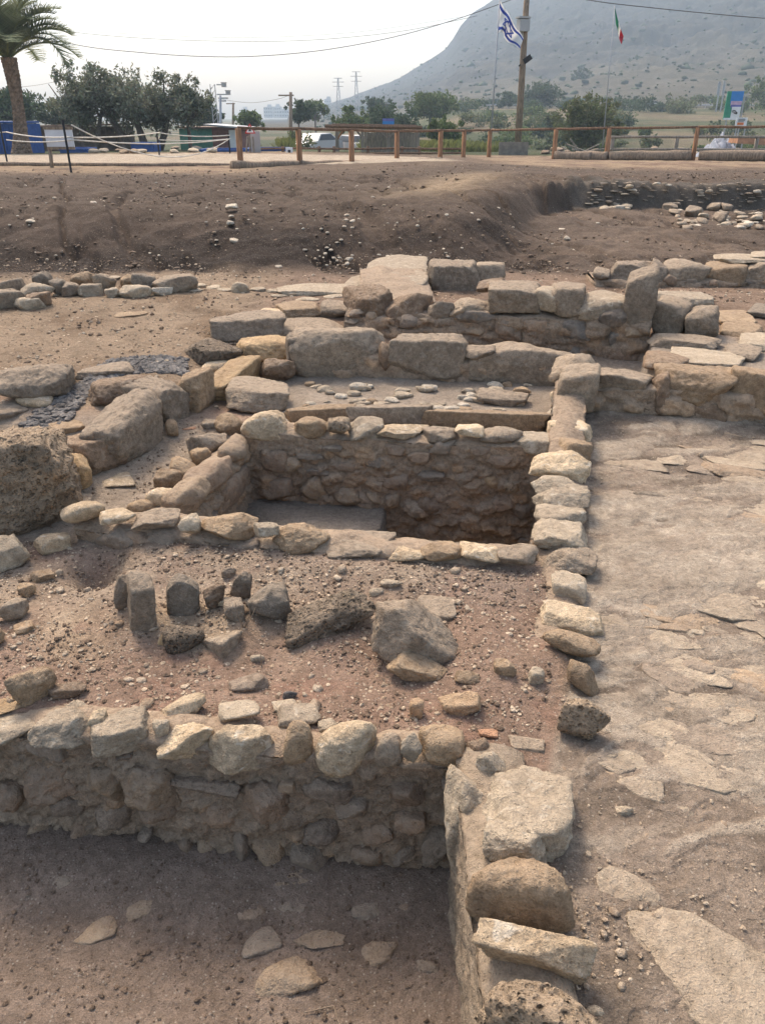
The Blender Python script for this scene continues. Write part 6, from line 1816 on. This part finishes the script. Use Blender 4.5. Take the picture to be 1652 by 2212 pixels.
# ---- masts, poles and pylons
def pylon(px, yt, d, lab, w_=3.0):
    b = Vector((gx(px, d, yt), d, 0)); t = at(px, yt, d); H = t.z
    r = root('pylon', b, lab, 'pylon')
    m = MB()
    for sx in (-1, 1):
        for sy in (-1, 1): m.tube([b + Vector((sx * w_ * .5, sy * w_ * .5, 0)), Vector((t.x + sx * .15, d + sy * .15, H))], .12, 4)
    for k in range(9):
        z0 = H * k / 9; f = 1 - k / 9; f2 = 1 - (k + 1) / 9
        m.tube([b + Vector((-w_ * .5 * f, -w_ * .5 * f, z0)), b + Vector((w_ * .5 * f2, -w_ * .5 * f2, H * (k + 1) / 9))], .08, 4)
        m.tube([b + Vector((w_ * .5 * f, -w_ * .5 * f, z0)), b + Vector((-w_ * .5 * f2, -w_ * .5 * f2, H * (k + 1) / 9))], .08, 4)
    m.build('lattice', PL['steel'], r, b)
    for k, ww in ((.99, 2.0), (.90, 2.8), (.80, 2.4)):
        m = MB(); m.box((b.x, d, H * k), (ww * 2, .2, .25)); m.build('crossarm', PL['steel'], r, b)
pylon(730, 168, 420, 'lattice pylon standing left of the hill, the left one of two')
pylon(769, 154, 430, 'slightly taller lattice pylon closest to the hill slope')
def pole(px, yt, d, r, lab, mat, arms=(), nm='utility_pole', lean=0):
    b = foot(px, d); t = at(px + lean, yt, d)
    o = root(nm, b, lab, 'utility pole')
    m = MB(); m.tube([b - Vector((0, 0, .2)), t], [r * 1.2, r * .8], 8); m.build('pole', mat, o, b, True)
    for y, l, rr in arms:
        c_ = at(px, y, d); m = MB(); m.box(c_ + Vector((l * .3, 0, 0)), (abs(l), rr, rr)); m.build('crossarm', mat, o, b)
    return o
pole(628, 199, 80, .17, 'leaning wooden pole right of the distant buildings', WD['pole'], [(206, -1.4, .12)])
pole(504, 222, 100, .14, 'short thin pole right of the lattice lamp mast', WD['pole'], [(224, -1, .1)])
pole(476, 206, 70, .12, 'slim grey pole carrying insulators beside the lattice mast', PL['steel'], [(212, .8, .1), (218, .6, .1)])
lm = root('lamp_mast', foot(472, 68), 'lattice mast with two lamp arms right of the olive trees', 'lamp mast')
m = MB(); b = foot(472, 68); H = at(472, 182, 68).z
for sx in (-.18, .18): m.tube([b + Vector((sx, 0, 0)), Vector((b.x + sx, 68, H))], .035, 5)
for k in range(14): m.tube([Vector((b.x - .18, 68, b.z + (H - b.z) * k / 14)), Vector((b.x + .18, 68, b.z + (H - b.z) * (k + 1) / 14))], .02, 4)
m.build('lattice', PL['steel'], lm, b)
m = MB(); m.box(at(478, 183, 68), (.7, .08, .08)); m.box(at(481, 204, 68), (.9, .08, .08)); m.build('arm', PL['steel'], lm, b)
for q in ((484, 184), (493, 201)):
    m = MB(); m.box(at(*q, 68), (.34, .25, .26)); m.box(at(*q, 68) + Vector((0, 0, .17)), (.42, .32, .05)); m.build('lamp_head', PL['concrete'], lm, b)
# ---- overhead wires
def wire(pts, lab, r, d):
    P_ = [np.array(p, float) for p in pts]
    out = []
    for i in range(len(P_) - 1):
        p0, p1, p2, p3 = P_[max(i - 1, 0)], P_[i], P_[i + 1], P_[min(i + 2, len(P_) - 1)]
        for k in range(8):
            t = k / 8
            q = .5 * (2 * p1 + (p2 - p0) * t + (2 * p0 - 5 * p1 + 4 * p2 - p3) * t * t + (3 * p1 - p0 - 3 * p2 + p3) * t ** 3)
            out.append(at(q[0], q[1], d))
    out.append(at(*P_[-1], d))
    m = MB(); m.tube(out, r, 5)
    tag(m.build('overhead_wire', PL['cable'], None, out[0], True), lab, 'wire')
wire([(-120, 30), (150, 94), (300, 113), (440, 122), (560, 121), (700, 108), (850, 80), (990, 40), (1140, -14)], 'lowest and darkest overhead wire sagging across the white sky', .016, 44)
wire([(-120, 30), (130, 66), (300, 82), (480, 89), (640, 88), (780, 78), (900, 62), (1030, 34)], 'thin overhead wire in the middle of the three over the olive trees', .010, 46)
wire([(-120, 20), (140, 62), (300, 74), (480, 81), (640, 78), (800, 66), (1000, 36)], 'topmost faint overhead wire over the olive trees', .006, 46)
wire([(1138, -30), (1270, 0), (1400, 16), (1540, 30), (1660, 40), (1900, 56)], 'dark overhead wire crossing the hill at the upper right', .017, 40)
wire([(-100, 205), (0, 192), (80, 184), (160, 168)], 'faint overhead wire behind the palm trunk', .008, 50)
wire([(478, 214), (540, 222), (600, 214), (628, 204)], 'faint overhead wire between the lamp mast and the wooden pole', .012, 74)
# ---- tarpaulin heap and timber in the yard on the right
b = foot(1562, 31)
V = []; F = []
nx, ny = 60, 30
c0 = at(1520, 326, 31); c1 = at(1604, 326, 31); hz = at(1560, 293, 31).z - b.z
for i_ in range(nx + 1):
    for j_ in range(ny + 1):
        u, v = i_ / nx, j_ / ny
        h = max(0, 1 - abs(u - .52) * 2.0) ** .8 * math.sin(math.pi * min(1, v * 1.0 + .02)) ** .6
        h *= 1 + .16 * math.sin(u * 40 + math.sin(v * 7) * 2) + .08 * math.sin(u * 77 + v * 9)
        V.append((c0.x + (c1.x - c0.x) * u - b.x, v * 1.6 - .3, hz * h - .02))
F = [(i_ * (ny + 1) + j_, (i_ + 1) * (ny + 1) + j_, (i_ + 1) * (ny + 1) + j_ + 1, i_ * (ny + 1) + j_ + 1) for i_ in range(nx) for j_ in range(ny)]
tag(mk('tarpaulin_heap', np_mesh('tarpaulin_heap', V, F, True), PL['tarp'], None, b), 'heap covered by a crumpled grey tarpaulin behind the fence at the right', 'heap')
m = MB(); p = at(1590, 303, 30); q = at(1720, 310, 30)
for k in range(4): m.box(((p.x + q.x) / 2, 30 + k * .2, (p.z + q.z) / 2 + (k % 2) * .01), (q.x - p.x, .18, .20), 0, 0, Matrix.Rotation(.05, 4, 'Y'))
tag(m.build('timber_stack', plain('new_timber', (.45, .24, .14), .8, var=.2), None, p), 'stack of reddish sawn timber beside the tarpaulin heap', 'timber')
for k in range(30):
    px = random.uniform(1150, 1300) if k % 2 else random.uniform(1400, 1640); yy = random.uniform(322, 336); w_ = random.uniform(8, 20)
    stone('field_stone', (px, yy - w_ * .6, px + w_, yy), random.choice(('tan', 'pale', 'brown')), 'angular', 'stone among the rubble in the yard behind the fence', 'stone', 'rubble stones in the yard', fr=.8)
m = MB(); p = foot(1208, 30)
for k in range(7):
    a_ = p + Vector((random.uniform(-.6, 1.6), random.uniform(-.3, .5), .05 + random.random() * .12)); m.tube([a_, a_ + Vector((random.uniform(-.8, .8), random.uniform(-.3, .3), random.uniform(.05, .4)))], .03, 5)
tag(m.build('brushwood_pile', WD['greywood'], None, p), 'pile of grey sticks behind the fence below the feathery tree', 'wood pile')
# ---- twigs and dry roots on the near soil
def twig(pts, r, lab):
    q = []
    for i_ in range(len(pts) - 1):
        a_, b_ = G(*pts[i_]), G(*pts[i_ + 1])
        for k in range(5): q.append(Vector(a_ + (b_ - a_) * k / 5) + Vector((random.uniform(-.002, .002), random.uniform(-.002, .002), r + .002 + random.uniform(0, .004))))
    m = MB(); m.tube(q, r, 5)
    tag(m.build('twig', WD['log'], None, q[0], True), lab, 'twig')
twig([(1270, 1292), (1310, 1300), (1345, 1312)], .0025, 'thin reddish twig on the pavement by the long wall')
twig([(400, 1658), (470, 1645), (520, 1640)], .002, 'dry root lying on the soil below the triangular rock')
twig([(1210, 1800), (1225, 1830)], .002, 'short dry stalk on the near pavement')
twig([(740, 2240), (720, 2180), (640, 2195)], .002, 'dry root on the near pit floor')
twig([(350, 1690), (410, 1700), (460, 1698)], .002, 'dry root curving over the soil in the middle of the hollow')
def stalk(px0, py0, tops, lab):
    b_ = Vector(G(px0, py0)); m = MB()
    for dx, dz, bend in tops:
        m.tube([b_, b_ + Vector((dx * .4 + bend, -.005, dz * .5)), b_ + Vector((dx, -.01, dz))], [.0022, .0018, .001], 5)
    tag(m.build('dry_stalk', WD['log'], None, b_, True), lab, 'dry plant')
stalk(528, 1360, [(.02, .14, .02), (-.02, .12, -.01), (.05, .10, .01)], 'dry curling stalks beside the rough blue-grey rock')
stalk(565, 1440, [(.004, .07, 0)], 'single dry stalk standing by the white pebble')

# ------------------------------------------------------------------ air
m = MB(); m.box((0, 750, 119), (3400, 1700, 246))
hz_m = bpy.data.materials.new('haze'); hz_m.use_nodes = True
t = hz_m.node_tree
t.nodes.remove(t.nodes["Principled BSDF"])
pv = t.nodes.new("ShaderNodeVolumePrincipled")
pv.inputs["Color"].default_value = (.70, .86, 1.0, 1)
pv.inputs["Density"].default_value = .00075
pv.inputs["Anisotropy"].default_value = 0.0
t.links.new(pv.outputs[0], t.nodes["Material Output"].inputs["Volume"])
o = m.build('haze', hz_m)
tag(o, kind='stuff')
